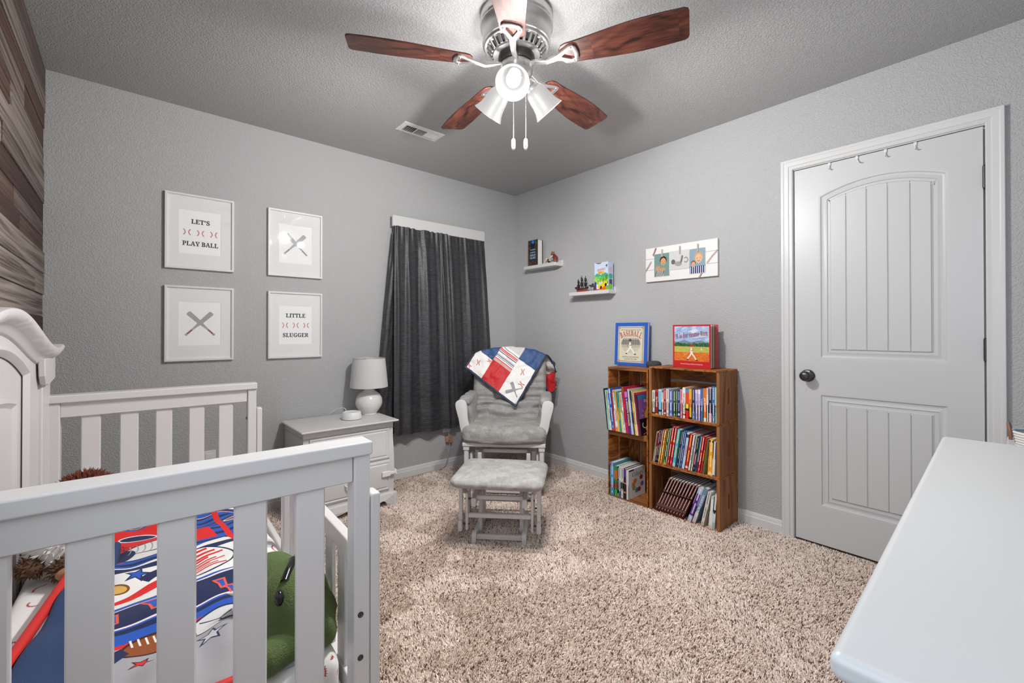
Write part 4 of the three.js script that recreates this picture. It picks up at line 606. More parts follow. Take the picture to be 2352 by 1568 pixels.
// ---------------------------------------------------------------- crib (local x across, z along the plank wall; origin at the corner post near the window wall)
const CP = [-2.312, 0, 0.738], CT = -0.035;
{
  const scuffs = canvas(256, 1024, (x) => { x.fillStyle = '#d9d5d5'; x.fillRect(0, 0, 256, 1024); const r = rng(4); x.strokeStyle = 'rgba(96,90,88,0.75)'; for (const [a, b, l] of [[30, 380, 70], [120, 372, 60], [60, 392, 40], [180, 640, 30], [20, 700, 24], [200, 160, 18], [140, 660, 18]]) for (let i = 0; i < 4; i++) { x.lineWidth = 1 + r() * 1.6; x.beginPath(); const px = a + r() * 20, py = b + (r() - 0.5) * 16; x.moveTo(px, py); x.lineTo(px + l * (0.3 + r() * 0.7), py - l * 0.22 * r()); x.stroke(); } x.fillStyle = 'rgba(60,54,52,0.8)'; for (const [a, b] of [[10, 430], [8, 460], [246, 300], [12, 560]]) { x.beginPath(); x.ellipse(a, b, 4, 7, 0, 0, 7); x.fill(); } });
  const scuffed = std(0xffffff, 0.36, { map: scuffs });
  const cr = thing('crib', 'white convertible crib with arched headboard and slatted end panels', 'crib', CP, CT), K = M.crib;
  const slats = [[-0.615, -0.557], [-0.499, -0.440], [-0.384, -0.327], [-0.268, -0.211], [-0.157, -0.100]];
  for (const near of [false, true]) {
    const zc = near ? 1.412 : -0.031, f = near ? 1 : -1; void f;
    const p = new THREE.Group(); p.name = 'end_panel'; cr.add(p);
    mesh('cap_rail', [rbox(0.712, 0.031, 0.066, -0.359, 0.8845, zc, 0.005, 2)], K, p);
    mesh('post', [bar(-0.042, -0.006, 0.0, 0.870, zc - 0.024, zc + 0.024, 0.003)], K, p);
    mesh('post', [bar(-0.709, -0.672, 0.0, 0.870, zc - 0.024, zc + 0.024, 0.003)], K, p);
    mesh('top_rail', [bar(-0.673, -0.043, 0.811, 0.870, zc - 0.017, zc + 0.017, 0.002)], K, p);
    mesh('bottom_rail', [bar(-0.673, -0.043, 0.17, 0.25, zc - 0.017, zc + 0.017, 0.002)], K, p);
    slats.forEach(([a, b], i) => mesh('slat', [uvm(bar(a, b, 0.245, 0.814, zc - 0.008, zc + 0.008, 0.003), 12, 1.75, false, i * 0.37, i * 0.21)], near ? scuffed : K, p));
    mesh('stile', [rbox(0.024, 0.70, 0.044, 0.0075, 0.427, zc, 0.006, 2)], K, p);
    if (near) for (const y of [0.513, 0.417]) mesh('bolt', [lathe([[0, -0.001], [0.0065, -0.001], [0.0065, 0.0012], [0.005, 0.0012], [0.004, 0.0002], [0, 0.0002]], 20).rotateX(PI / 2).translate(-0.028, y, zc + 0.024)], M.pewter, p);
    else mesh('bolt', [lathe([[0, 0], [0.006, 0], [0.006, 0.004], [0, 0.004]], 14).rotateZ(PI / 2).translate(-0.042, 0.73, zc)], M.pewter, p);
  }
  // low front side: base rail and a partial guard rail
  mesh('side_rail', [bar(-0.004, 0.016, 0.15, 0.30, -0.01, 1.39, 0.003)], K, cr);
  const gr = new THREE.Group(); gr.name = 'guard_rail'; cr.add(gr);
  mesh('rail', [rbox(0.026, 0.046, 0.70, -0.022, 0.632, 1.038, 0.005, 2)], K, gr);
  mesh('post', [rbox(0.028, 0.40, 0.040, -0.022, 0.455, 0.690, 0.006, 2)], K, gr);
  mesh('rail', [bar(-0.032, -0.012, 0.285, 0.335, 0.70, 1.386, 0.002)], K, gr);
  for (let i = 0; i < 6; i++) { const z = 0.765 + i * 0.102; mesh('slat', [bar(-0.028, -0.016, 0.33, 0.612, z, z + 0.055, 0.002)], K, gr); }
  mesh('mattress_deck', [bar(-0.70, -0.01, 0.225, 0.262, 0.0, 1.385, 0.003)], K, cr);
  // headboard: arched board, stiles, recessed panel and a deep crown moulding
  const hb = new THREE.Group(); hb.name = 'headboard'; cr.add(hb);
  const topY = (a) => 1.058 + 0.062 * (1 + Math.cos(clamp(Math.abs(a) / 0.69) * PI)), N = 36;
  const place = (g, x) => g.rotateY(PI / 2).translate(x, 0, 0.7075);
  const archPts = (half, dy, n = N) => Array.from({ length: n + 1 }, (_, i) => { const a = lerp(half, -half, i / n); return [a, topY(a) + dy]; });
  mesh('board', [place(extr(shapeOf([[-0.735, 0.12], [0.735, 0.12], ...archPts(0.735, 0)]), 0.018), -0.738)], K, hb);
  const inner = (half, y0, yTop, rise, n = 28) => [[-half, y0], [half, y0], ...Array.from({ length: n + 1 }, (_, i) => { const a = lerp(half, -half, i / n); return [a, yTop + rise * (1 - (a / half) ** 2)]; })];
  mesh('face_frame', [place(extr(shapeOf([[-0.735, 0.12], [0.735, 0.12], ...archPts(0.735, -0.004)], [inner(0.385, 0.20, 1.012, 0.085)]), 0.012, 0.002), -0.722)], K, hb);
  mesh('panel_moulding', [place(ribbon(inner(0.385, 0.20, 1.012, 0.085), [[-0.016, 0], [-0.014, 0.008], [-0.004, 0.010], [0.004, 0.004], [0.012, -0.004]], true, 0.4), -0.712)], K, hb);
  mesh('inner_panel', [place(ribbon(inner(0.255, 0.28, 0.93, 0.026), [[-0.012, -0.006], [-0.010, 0.002], [0.002, 0.004], [0.010, -0.002], [0.018, -0.006]], true, 0.4), -0.712), place(extr(shapeOf(inner(0.24, 0.295, 0.915, 0.026)), 0.006), -0.722)], K, hb);
  for (const s of [-1, 1]) {
    mesh('leg', [bar(-0.724, -0.700, 0.0, 1.05, 0.7075 + s * 0.655 - 0.075, 0.7075 + s * 0.655 + 0.075, 0.003)], K, hb);
    mesh('bracket', [place(extr(shapeOf([[s * 0.60, 1.05], [s * 0.52, 1.05], [s * 0.53, 0.99], [s * 0.555, 0.958], [s * 0.60, 0.952], [s * 0.725, 0.968], [s * 0.725, 1.05]].sort(() => 0)), 0.018, 0.003), -0.704)], K, hb);
  }
  const path = Array.from({ length: 57 }, (_, i) => { const a = lerp(-0.765, 0.765, i / 56), e = smooth(0.66, 0.765, Math.abs(a)); return [a, topY(a) + 0.012 * e]; });
  mesh('crown', [place(ribbon(path, [[-0.040, 0], [-0.040, 0.008], [-0.034, 0.014], [-0.024, 0.016], [-0.014, 0.026], [-0.004, 0.042], [0.004, 0.048], [0.018, 0.052], [0.026, 0.048], [0.028, 0.040], [0.028, -0.016]], false, 0.8), -0.716)], K, hb);
}
// ---------------------------------------------------------------- bedding
function seam(x, cx, cy, r, rot, col = '#cf3b3b') { x.save(); x.translate(cx, cy); x.rotate(rot); x.strokeStyle = col; x.lineWidth = r * 0.13; x.beginPath(); x.arc(0, 0, r, -1.0, 1.0); x.stroke(); x.lineWidth = r * 0.07; for (let i = -5; i <= 5; i++) { const a = i * 0.2; x.beginPath(); x.moveTo(Math.cos(a) * r * 0.84, Math.sin(a - 0.06) * r * 0.84); x.lineTo(Math.cos(a) * r * 1.16, Math.sin(a + 0.05) * r * 1.16); x.stroke(); } x.restore(); }
function star(x, cx, cy, r, fill, stroke, rot = 0) { x.beginPath(); for (let i = 0; i < 10; i++) { const a = rot - PI / 2 + i * PI / 5, q = i % 2 ? r * 0.42 : r; x.lineTo(cx + Math.cos(a) * q, cy + Math.sin(a) * q); } x.closePath(); x.fillStyle = fill; x.fill(); x.lineWidth = r * 0.12; x.strokeStyle = stroke; x.stroke(); }
{
  const sheetTex = canvas(1024, 1024, (x) => { x.fillStyle = '#eceae8'; x.fillRect(0, 0, 1024, 1024); const r = rng(12); for (let i = 0; i < 64; i++) { const cx = (i % 8 + 0.5 + (r() - 0.5) * 0.5) * 128, cy = (Math.floor(i / 8) + 0.5 + (r() - 0.5) * 0.5) * 128; seam(x, cx, cy, 34, r() * 6.28, i % 3 ? '#c9423f' : '#a8453f'); } });
  sheetTex.wrapS = sheetTex.wrapT = THREE.RepeatWrapping;
  const wr = noise2(91, 64);
  const ma = soft(0.652, 0.135, 1.365, 0.035, (v) => { if (v.y > 0) v.y += 0.004 * (wr(v.x * 14 + 9, v.z * 8) - 0.5) + 0.007 * Math.sin(v.z * 26 + v.x * 9) * smooth(0.1, 0.3, v.x) * (1 - smooth(0.05, 0.4, v.z)); }, 36, 8, 70).translate(-0.372, 0.331, 0.69);
  const mm = tag(mesh('crib_mattress', [uvm(ma, 1.5)], std(0xffffff, 0.85, { map: sheetTex })), 'crib mattress in a white sheet printed with red baseball seams', 'mattress'); mm.position.set(...CP); mm.rotation.y = CT;

  // printed comforter; the print is laid out over x -0.60..-0.12, z 0.28..1.36
  const X0 = -0.60, X1 = -0.12, Z0 = 0.28, Z1 = 1.345, kx = 1024 / (X1 - X0), kz = 2048 / (Z1 - Z0);
  const print = canvas(1024, 2048, (x, w, h) => {
    const px = (a) => (a - X0) * kx, pz = (b) => (b - Z0) * kz, navy = '#1b2750', blue = '#2455b5', red = '#d8201f', white = '#e9e7e3';
    const poly = (pts, c) => { x.fillStyle = c; x.beginPath(); pts.forEach(([a, b], i) => i ? x.lineTo(px(a), pz(b)) : x.moveTo(px(a), pz(b))); x.closePath(); x.fill(); };
    const wave = (b, t, c, amp = 0.012, f = 14, sl = 0) => { x.strokeStyle = c; x.lineWidth = t * kz; x.beginPath(); for (let i = 0; i <= 40; i++) { const a = lerp(X0 - 0.02, X1 + 0.02, i / 40); const y = pz(b + amp * Math.sin(a * f) + sl * (a + 0.36)); i ? x.lineTo(px(a), y) : x.moveTo(px(a), y); } x.stroke(); };
    const oval = (a, b, ra, rb, rot, c, st) => { x.fillStyle = c; x.beginPath(); x.ellipse(px(a), pz(b), ra * kx, rb * kz, rot, 0, 7); x.fill(); if (st) { x.lineWidth = 12; x.strokeStyle = st; x.stroke(); } };
    x.fillStyle = blue; x.fillRect(0, 0, w, h); for (let i = 0; i < 12; i++) wave(0.30 + i * 0.045, 0.018, navy, 0.012, 17, -0.1);
    poly([[-0.62, 0.37], [-0.34, 0.35], [-0.235, 0.50], [-0.215, 0.585], [-0.30, 0.60], [-0.62, 0.66]], red); wave(0.34, 0.006, '#e9a9a4', 0.004, 9);
    oval(-0.43, 0.43, 0.05, 0.022, 0.1, navy, '#dcdce2');
    oval(-0.40, 0.565, 0.088, 0.066, -0.25, '#d9d9d7', navy); oval(-0.462, 0.575, 0.028, 0.05, 0.2, navy); x.strokeStyle = '#9a9aa0'; x.lineWidth = 7; for (let i = 0; i < 8; i++) { x.beginPath(); x.moveTo(px(-0.45 + i * 0.018), pz(0.50)); x.quadraticCurveTo(px(-0.44 + i * 0.018), pz(0.54), px(-0.452 + i * 0.018), pz(0.565)); x.stroke(); }
    x.strokeStyle = navy; x.lineWidth = 12; x.beginPath(); x.moveTo(px(-0.44), pz(0.575)); x.lineTo(px(-0.32), pz(0.56)); x.stroke(); star(x, px(-0.47), pz(0.50), 40, '#c41a1a', '#6c1518', 0.2);
    poly([[-0.62, 0.70], [-0.30, 0.66], [-0.2, 0.60], [-0.12, 0.64], [-0.12, 0.86], [-0.62, 0.92]], white); wave(0.685, 0.028, navy, 0.01, 12, -0.1);
    star(x, px(-0.425), pz(0.745), 62, blue, navy, 0.3); oval(-0.478, 0.795, 0.036, 0.022, 0.1, '#d8ab5a', '#7a4d16');
    x.strokeStyle = navy; x.lineWidth = 60; x.beginPath(); x.moveTo(px(-0.41), pz(0.78)); x.quadraticCurveTo(px(-0.38), pz(0.735), px(-0.33), pz(0.74)); x.stroke(); poly([[-0.50, 0.885], [-0.40, 0.80], [-0.34, 0.765], [-0.32, 0.79], [-0.36, 0.82], [-0.43, 0.865]], red);
    oval(-0.275, 0.765, 0.085, 0.098, -0.3, white, navy); x.strokeStyle = red; x.lineWidth = 20; for (let i = 0; i < 9; i++) { x.beginPath(); x.moveTo(px(-0.345), pz(0.70 + i * 0.018)); x.lineTo(px(-0.255 + (i % 3) * 0.02), pz(0.68 + i * 0.018)); x.stroke(); }
    wave(0.955, 0.105, navy, 0.012, 11, -0.09); wave(0.900, 0.006, '#f0dcdc', 0.012, 11, -0.09); wave(1.008, 0.006, '#f0dcdc', 0.012, 11, -0.09);
    x.fillStyle = blue; x.strokeStyle = '#e9573f'; x.lineWidth = 12; for (const [a, b, s] of [[-0.395, 0.955, 1], [-0.335, 0.965, 0.8], [-0.475, 0.975, 0.7], [-0.245, 0.935, 0.6], [-0.225, 0.97, 0.5]]) { x.beginPath(); x.moveTo(px(a) - 40 * s, pz(b) - 70 * s); x.lineTo(px(a) + 50 * s, pz(b) - 80 * s); x.lineTo(px(a) + 60 * s, pz(b) + 70 * s); x.lineTo(px(a) + 10 * s, pz(b) + 74 * s); x.lineTo(px(a) - 4 * s, pz(b) - 10 * s); x.closePath(); x.fill(); x.stroke(); }
    wave(1.045, 0.035, blue, 0.01, 11, -0.09); wave(1.025, 0.014, navy, 0.01, 11, -0.09); poly([[-0.62, 1.115], [-0.12, 1.03], [-0.12, 1.36], [-0.62, 1.36]], '#a3a2a6'); wave(1.072, 0.012, red, 0.004, 9, -0.16);
    oval(-0.385, 1.105, 0.062, 0.036, -0.15, '#8f4a1d', '#3c1c10'); x.strokeStyle = white; x.lineWidth = 9; for (let i = 0; i < 5; i++) { x.beginPath(); x.moveTo(px(-0.43 + i * 0.014), pz(1.075)); x.lineTo(px(-0.425 + i * 0.014), pz(1.10)); x.stroke(); }
    poly([[-0.50, 1.13], [-0.445, 1.095], [-0.43, 1.12], [-0.47, 1.165]], navy); star(x, px(-0.408), pz(1.185), 46, '#d32420', '#34161b', 0.5);
    oval(-0.262, 1.095, 0.068, 0.048, -0.4, '#d5d5d4', navy); x.strokeStyle = navy; x.lineWidth = 9; for (const [a, b, c, d] of [[-0.30, 1.08, -0.26, 1.10], [-0.26, 1.10, -0.23, 1.07], [-0.26, 1.10, -0.25, 1.135]]) { x.beginPath(); x.moveTo(px(a), pz(b)); x.lineTo(px(c), pz(d)); x.stroke(); } oval(-0.245, 1.125, 0.02, 0.014, 0, navy);
    star(x, px(-0.285), pz(1.195), 62, '#c9c8ca', '#1f2a4a', 0.2); x.strokeStyle = '#8a4a20'; x.lineWidth = 14; x.beginPath(); x.arc(px(-0.33), pz(1.13), 40, -0.6, 1.2); x.stroke();
    x.strokeStyle = red; x.lineWidth = 40; x.beginPath(); x.moveTo(px(-0.205), pz(0.28)); x.quadraticCurveTo(px(-0.20), pz(0.55), px(-0.15), pz(0.74)); x.stroke(); oval(-0.155, 0.45, 0.03, 0.016, 0.4, '#9a5a2a', white);
  });
  const top = (x, z) => 0.438 + 0.012 * (wr(x * 16, z * 12 + 3) - 0.5) * 2 + 0.008 * Math.sin(z * 19 + x * 11) + 0.010 * Math.exp(-(((z - 1.22) / 0.07) ** 2));
  const P = [], UV = [], I = [], nx = 48, nz = 96;
  for (let j = 0; j <= nz; j++) for (let i = 0; i <= nx; i++) { const s = i / nx, t = j / nz, x = lerp(X0, X1, s), z = lerp(Z0, Z1, t), e = Math.min(1, Math.min(s, 1 - s) / 0.07, Math.min(t, 1 - t) / 0.03), q = Math.sqrt(Math.max(0, 1 - (1 - e) ** 2)); P.push(x, lerp(0.402, top(x, z), q), z); UV.push(s, 1 - t); }
  for (let j = 0; j < nz; j++) for (let i = 0; i < nx; i++) { const a = j * (nx + 1) + i; I.push(a, a + nx + 1, a + 1, a + 1, a + nx + 1, a + nx + 2); }
  const cg = new THREE.BufferGeometry(); cg.setAttribute('position', new THREE.Float32BufferAttribute(P, 3)); cg.setAttribute('uv', new THREE.Float32BufferAttribute(UV, 2)); cg.setIndex(I); cg.computeVertexNormals();
  const cf = thing('comforter', 'blue red and white sports print toddler comforter spread on the mattress', 'comforter', CP, CT);
  mesh('printed_top', cg, phys(0xffffff, 0.9, { map: print, side: THREE.DoubleSide, sheen: 0.4, sheenColor: new THREE.Color(0.3, 0.3, 0.3) }), cf);
  const navyCloth = phys([0.020, 0.050, 0.135], 0.75, { bumpMap: suedeBump, bumpScale: 0.001 });
  const flap = soft(0.145, 0.045, 0.86, 0.02, (v) => { const t = v.z / 0.86 + 0.5; v.x = v.x * lerp(0.55, 1.15, t) + lerp(0.035, -0.02, t); v.y += 0.008 * Math.sin(t * 22) * (v.y > 0 ? 1 : 0) + 0.006 * (wr(v.x * 30 + 5, v.z * 18) - 0.5); }, 14, 6, 60).translate(-0.545, 0.436, 0.905);
  mesh('folded_back', [uvm(flap, 2)], navyCloth, cf);
  const redPipe = std([0.62, 0.022, 0.018], 0.6);
  mesh('piping', [tube([[-0.560, 0.448, 0.47], [-0.575, 0.448, 0.62], [-0.598, 0.446, 0.80], [-0.618, 0.444, 0.95], [-0.636, 0.442, 1.10], [-0.655, 0.438, 1.32]], 0.0125, 60, 8)], redPipe, cf);
  mesh('piping', [tube([[-0.60, 0.420, 1.347], [-0.45, 0.424, 1.344], [-0.30, 0.424, 1.343], [-0.18, 0.42, 1.336], [-0.125, 0.415, 1.30], [-0.118, 0.412, 1.1]], 0.010, 60, 8)], redPipe, cf);

  // green dinosaur
  const green = phys([0.088, 0.135, 0.042], 0.9, { bumpMap: suedeBump, bumpScale: 0.002, sheen: 0.8, sheenRoughness: 0.5, sheenColor: new THREE.Color(0.25, 0.32, 0.16) });
  const dino = thing('plush_dinosaur', 'green plush dinosaur lying on the crib mattress by the guard rail', 'plush toy', CP, CT);
  const dd = (x, y, z) => { let d = sdEll(x, y, z, [-0.150, 0.485, 1.130], [0.072, 0.082, 0.075]); d = smin(d, sdEll(x, y, z, [-0.118, 0.485, 1.240], [0.080, 0.088, 0.105]), 0.02); d = smin(d, sdCap(x, y, z, [-0.11, 0.49, 1.17], [-0.095, 0.545, 1.20], 0.05, 0.03), 0.03); d = smin(d, sdCap(x, y, z, [-0.165, 0.47, 1.19], [-0.222, 0.462, 1.215], 0.032, 0.022), 0.012); d = smin(d, sdCap(x, y, z, [-0.14, 0.44, 1.31], [-0.196, 0.436, 1.340], 0.042, 0.034), 0.015); d = smin(d, sdCap(x, y, z, [-0.075, 0.47, 1.29], [-0.085, 0.455, 1.335], 0.04, 0.028), 0.012); return smin(d, sdCap(x, y, z, [-0.095, 0.44, 1.25], [-0.075, 0.43, 1.32], 0.05, 0.03), 0.02); };
  const dg = blob(dd, [-0.145, 0.50, 1.22], 0.19, 72);
  mesh('body', [uvm(dg, 1)], green, dino);
  const on = (p) => { let v = new THREE.Vector3(...p); for (let i = 0; i < 12; i++) { const d = dd(v.x, v.y, v.z), h = 0.001, n = new THREE.Vector3(dd(v.x + h, v.y, v.z) - d, dd(v.x, v.y + h, v.z) - d, dd(v.x, v.y, v.z + h) - d).normalize(); v.addScaledVector(n, -d); } return v.toArray(); };
  const glossy = std([0.012, 0.012, 0.012], 0.2);
  const ey = mesh('eyebrow', [tube([on([-0.118, 0.58, 1.215]), on([-0.135, 0.572, 1.25]), on([-0.150, 0.56, 1.277])], 0.0095, 20, 8)], glossy, dino); void ey;
  const ep = on([-0.168, 0.540, 1.300]); mesh('eye', [ell(0.010, 0.018, 0.016, ...ep, 14)], glossy, dino);
  mesh('horn', [new THREE.ConeGeometry(0.02, 0.055, 14).rotateZ(1.2).translate(-0.222, 0.485, 1.115), new THREE.ConeGeometry(0.014, 0.04, 12).rotateZ(1.3).translate(-0.2, 0.455, 1.075)], std([0.75, 0.73, 0.70], 0.8), dino);
  mesh('seam', [tube([on([-0.06, 0.585, 1.18]), on([-0.05, 0.57, 1.24]), on([-0.06, 0.53, 1.31])], 0.0022, 24, 5)], std([0.04, 0.06, 0.02], 0.9), dino);
  mesh('care_tag', [bar(-0.001, 0.001, 0, 0.07, -0.014, 0.014, 0.0004).rotateZ(-0.1).translate(-0.045, 0.555, 1.17)], M.plastic, dino);

  // shaggy seated plush with white belly and brown feet
  const pl = thing('plush_animal', 'shaggy brown and white plush animal seated against the crib headboard', 'plush toy', CP, CT);
  const fur = (seed, n, c, rx, ry, rz, len, cond, wdt = 0.005) => { const r = rng(seed), out = []; let k = 0; while (k < n) { const u = r() * 2 - 1, a = r() * 6.283, s = Math.sqrt(1 - u * u), d = new THREE.Vector3(s * Math.cos(a), u, s * Math.sin(a)); if (!cond(d)) { r(); continue; } const g = new THREE.ConeGeometry(wdt * (0.7 + r() * 0.6), len * (0.6 + r() * 0.8), 4, 1, true); const t = d.clone().add(new THREE.Vector3((r() - 0.5) * 0.7, (r() - 0.5) * 0.7, (r() - 0.5) * 0.7)).normalize(); g.applyQuaternion(new THREE.Quaternion().setFromUnitVectors(new THREE.Vector3(0, 1, 0), t)); g.translate(c[0] + d.x * rx + t.x * len * 0.25, c[1] + d.y * ry + t.y * len * 0.25, c[2] + d.z * rz + t.z * len * 0.25); out.push(g); k++; } return out; };
  const rust = std([0.165, 0.042, 0.022], 0.9), brown = std([0.105, 0.052, 0.028], 0.9), cream = std([0.70, 0.68, 0.64], 0.95), tan = std([0.36, 0.185, 0.085], 0.85);
  const bodyD = (x, y, z) => smin(sdEll(x, y, z, [-0.612, 0.490, 0.478], [0.072, 0.095, 0.068]), sdEll(x, y, z, [-0.560, 0.620, 0.455], [0.066, 0.066, 0.066]), 0.03);
  mesh('body', [blob(bodyD, [-0.6, 0.54, 0.47], 0.2, 44), ...fur(3, 520, [-0.612, 0.490, 0.478], 0.070, 0.093, 0.066, 0.022, (d) => d.z > -0.7 && d.y < 0.75)], cream, pl);
  mesh('head_fur', [...fur(5, 900, [-0.560, 0.622, 0.455], 0.068, 0.066, 0.066, 0.026, (d) => d.y > -0.1, 0.004), ell(0.064, 0.05, 0.064, -0.560, 0.637, 0.455, 18)], rust, pl);
  const ft = mesh('foot', [ell(0.036, 0.030, 0.046, -0.588, 0.440, 0.550, 16), ...fur(6, 240, [-0.588, 0.440, 0.550], 0.036, 0.030, 0.046, 0.018, () => true)], brown, pl);
  mesh('sole', [ell(0.032, 0.020, 0.016, -0.578, 0.440, 0.598, 14)], tan, ft);
  const f2 = mesh('foot', [ell(0.030, 0.026, 0.04, -0.664, 0.455, 0.52, 14), ...fur(7, 160, [-0.664, 0.455, 0.52], 0.03, 0.026, 0.04, 0.018, () => true)], brown, pl); void f2;
  mesh('ear', [ell(0.018, 0.05, 0.022, -0.515, 0.58, 0.455, 12), ...fur(8, 120, [-0.515, 0.58, 0.455], 0.018, 0.05, 0.022, 0.02, () => true)], brown, pl);
  mesh('ear', [ell(0.018, 0.05, 0.022, -0.625, 0.58, 0.49, 12), ...fur(9, 120, [-0.625, 0.58, 0.49], 0.018, 0.05, 0.022, 0.02, () => true)], brown, pl);
}
// ---------------------------------------------------------------- crates stacked as a bookcase (local x along the wall, opening to +z)
const TR = -PI / 2;   // turns local +z to face away from the door wall and local +x along it
const crateTex = [0, 1].map((i) => woodTex(400 + i * 9, rgb(i ? 0x583218 : 0x562c10), rgb(i ? 0x8c562a : 0xa05c22), rgb(i ? 0xa8723e : 0xc07c38), 30, 2.5, 0.9));
const crateMat = crateTex.map((t) => std(0xffffff, 0.6, { map: t }));
const CL = 0.448, CD = 0.248;
function crate(label, pos, W, L, upright) {
  const c = thing('wooden_crate', label, 'crate', pos, TR, 'wooden crates stacked as a bookcase'); if (upright) c.rotation.z = PI / 2;
  const t = 0.0085, e = 0.018, D = CD, r = rng(Math.round(pos[1] * 1000 + pos[2] * 77));
  for (const s of [-1, 1]) {
    const h = W / 2 - t, slot = []; for (let i = 0; i < 24; i++) { const a = i / 24 * 2 * PI; slot.push([Math.cos(a) * 0.011, Math.sin(a) * 0.011 + (Math.sin(a) > 0 ? 0.034 : -0.034)]); }
    const g = extr(shapeOf(rect(-D / 2 + t, -h, D / 2, h), [slot]), e, 0.0015).rotateY(PI / 2).scale(1, 1, -1); const gp = prep(g), p = gp.attributes.position.array; for (let i = 0; i < p.length; i += 9) for (let k = 0; k < 3; k++) { const q = p[i + 3 + k]; p[i + 3 + k] = p[i + 6 + k]; p[i + 6 + k] = q; } gp.computeVertexNormals();
    gp.translate(s * (L / 2 - e / 2) - e / 2, 0, 0);
    mesh('end_board', [uvm(gp, 1.6, 0.8, false, r() * 3, r() * 3)], crateMat[1], c);
    for (const [a, b] of [[-D / 2 + t, -0.006], [0.006, D / 2]]) mesh('side_slat', [uvm(bar(-L / 2, L / 2, s > 0 ? W / 2 - t : -W / 2, s > 0 ? W / 2 : -W / 2 + t, a, b, 0.0015), 3, 1.2, false, r() * 3, r() * 3).clone()], crateMat[0], c);
  }
  const n = 3, gap = 0.014, w = (W - gap * (n - 1)) / n;
  for (let i = 0; i < n; i++) { const y = -W / 2 + i * (w + gap); mesh('bottom_slat', [uvm(bar(-L / 2, L / 2, y, y + w, -D / 2, -D / 2 + t, 0.0015), 1.2, 3, true, r() * 3, r() * 3)], crateMat[0], c); }
  return c;
}
const CX = -0.262 + CD / 2, RH3 = 0.3067, RZc = 1.816, LZc = 1.4275, LW = 0.312, LH = 0.4505;
crate('wide wooden crate on top of the stack beside the door, holding thin board books', [CX, RH3 * 2.5, RZc], RH3 - 0.0006, CL, false);
crate('wide wooden crate in the middle of the stack beside the door', [CX, RH3 * 1.5, RZc], RH3 - 0.0006, CL, false);
crate('wide wooden crate on the carpet holding the brown volumes', [CX, RH3 * 0.5, RZc], RH3 - 0.0006, CL, false);
crate('upright wooden crate beneath the blue baseball book, holding leaning picture books', [CX, LH * 1.5, LZc], LW, LH - 0.0006, true);
crate('upright wooden crate on the carpet holding the light blue boxed book', [CX, LH * 0.5, LZc], LW, LH - 0.0006, true);

// ---------------------------------------------------------------- books: one atlas of spines, one cell for each
const fit = (x, text, cx, cy, size, maxW, col, font = 'serif', weight = 'bold') => { x.font = weight + ' ' + size + 'px ' + font; x.textAlign = 'center'; x.textBaseline = 'middle'; x.fillStyle = col; const w = x.measureText(text).width; x.save(); x.translate(cx, cy); x.scale(maxW / w, 1); x.fillText(text, 0, 0); x.restore(); };
const sunTex = canvas(256, 400, (x) => { x.fillStyle = '#8a5aa0'; x.fillRect(0, 0, 256, 400); x.fillStyle = '#3f7fb8'; x.fillRect(0, 0, 256, 40); x.fillStyle = '#f2b52e'; x.beginPath(); x.arc(128, 205, 60, 0, 7); x.fill(); x.strokeStyle = '#f0a030'; x.lineWidth = 8; for (let i = 0; i < 12; i++) { const a = i / 12 * 6.28; x.beginPath(); x.moveTo(128 + Math.cos(a) * 72, 205 + Math.sin(a) * 72); x.lineTo(128 + Math.cos(a) * 98, 205 + Math.sin(a) * 98); x.stroke(); } fit(x, 'DEVO', 128, 66, 36, 110, '#f3e6f0'); x.fillStyle = '#1d1418'; x.fillRect(0, 236, 256, 164); x.strokeStyle = '#e9d8c0'; x.lineWidth = 8; for (let i = 0; i < 5; i++) { x.beginPath(); x.arc(60 + i * 38, 300 + (i % 2) * 40, 30, 0.4, 4); x.stroke(); } x.strokeStyle = '#e08a2c'; x.beginPath(); x.moveTo(30, 390); x.lineTo(220, 330); x.stroke(); });
const colTex = canvas(400, 480, (x) => { x.fillStyle = '#d9d9d8'; x.fillRect(0, 0, 400, 480); fit(x, 'Colors', 210, 92, 96, 270, '#26221f', 'serif', 'normal'); const dots = [['#9c2032', 300, 175], ['#e07a2c', 150, 205], ['#d9832c', 110, 255], ['#7c9a4c', 120, 315], ['#4c7fae', 190, 370], ['#8e2030', 250, 365], ['#6c5a9c', 320, 290]]; for (const [c, a, b] of dots) { x.strokeStyle = '#26221f'; x.lineWidth = 6; for (let i = 0; i < 7; i++) { const g = i / 7 * 6.28; x.beginPath(); x.moveTo(a, b); x.lineTo(a + Math.cos(g) * 54, b + Math.sin(g) * 54); x.stroke(); } x.fillStyle = c; x.beginPath(); x.arc(a, b, 38, 0, 7); x.fill(); } x.fillStyle = '#4b2c6c'; x.fillRect(0, 0, 120, 26); });
const spines = [];   // [background, text colour, text, extra bands]
const AC = 32, AR = 3, AW = 64, AH = 341;
const READ = new Set(['Fire Trucks!', 'God Loves My Dad', 'I Love You', 'JAC BANKET', 'Clifford', '5-MINUTE STORIES', 'STORIES', 'IF YOU GIVE', '7 SECRETS OF THE PRAYER']);   // titles that can be read; the others are only marks
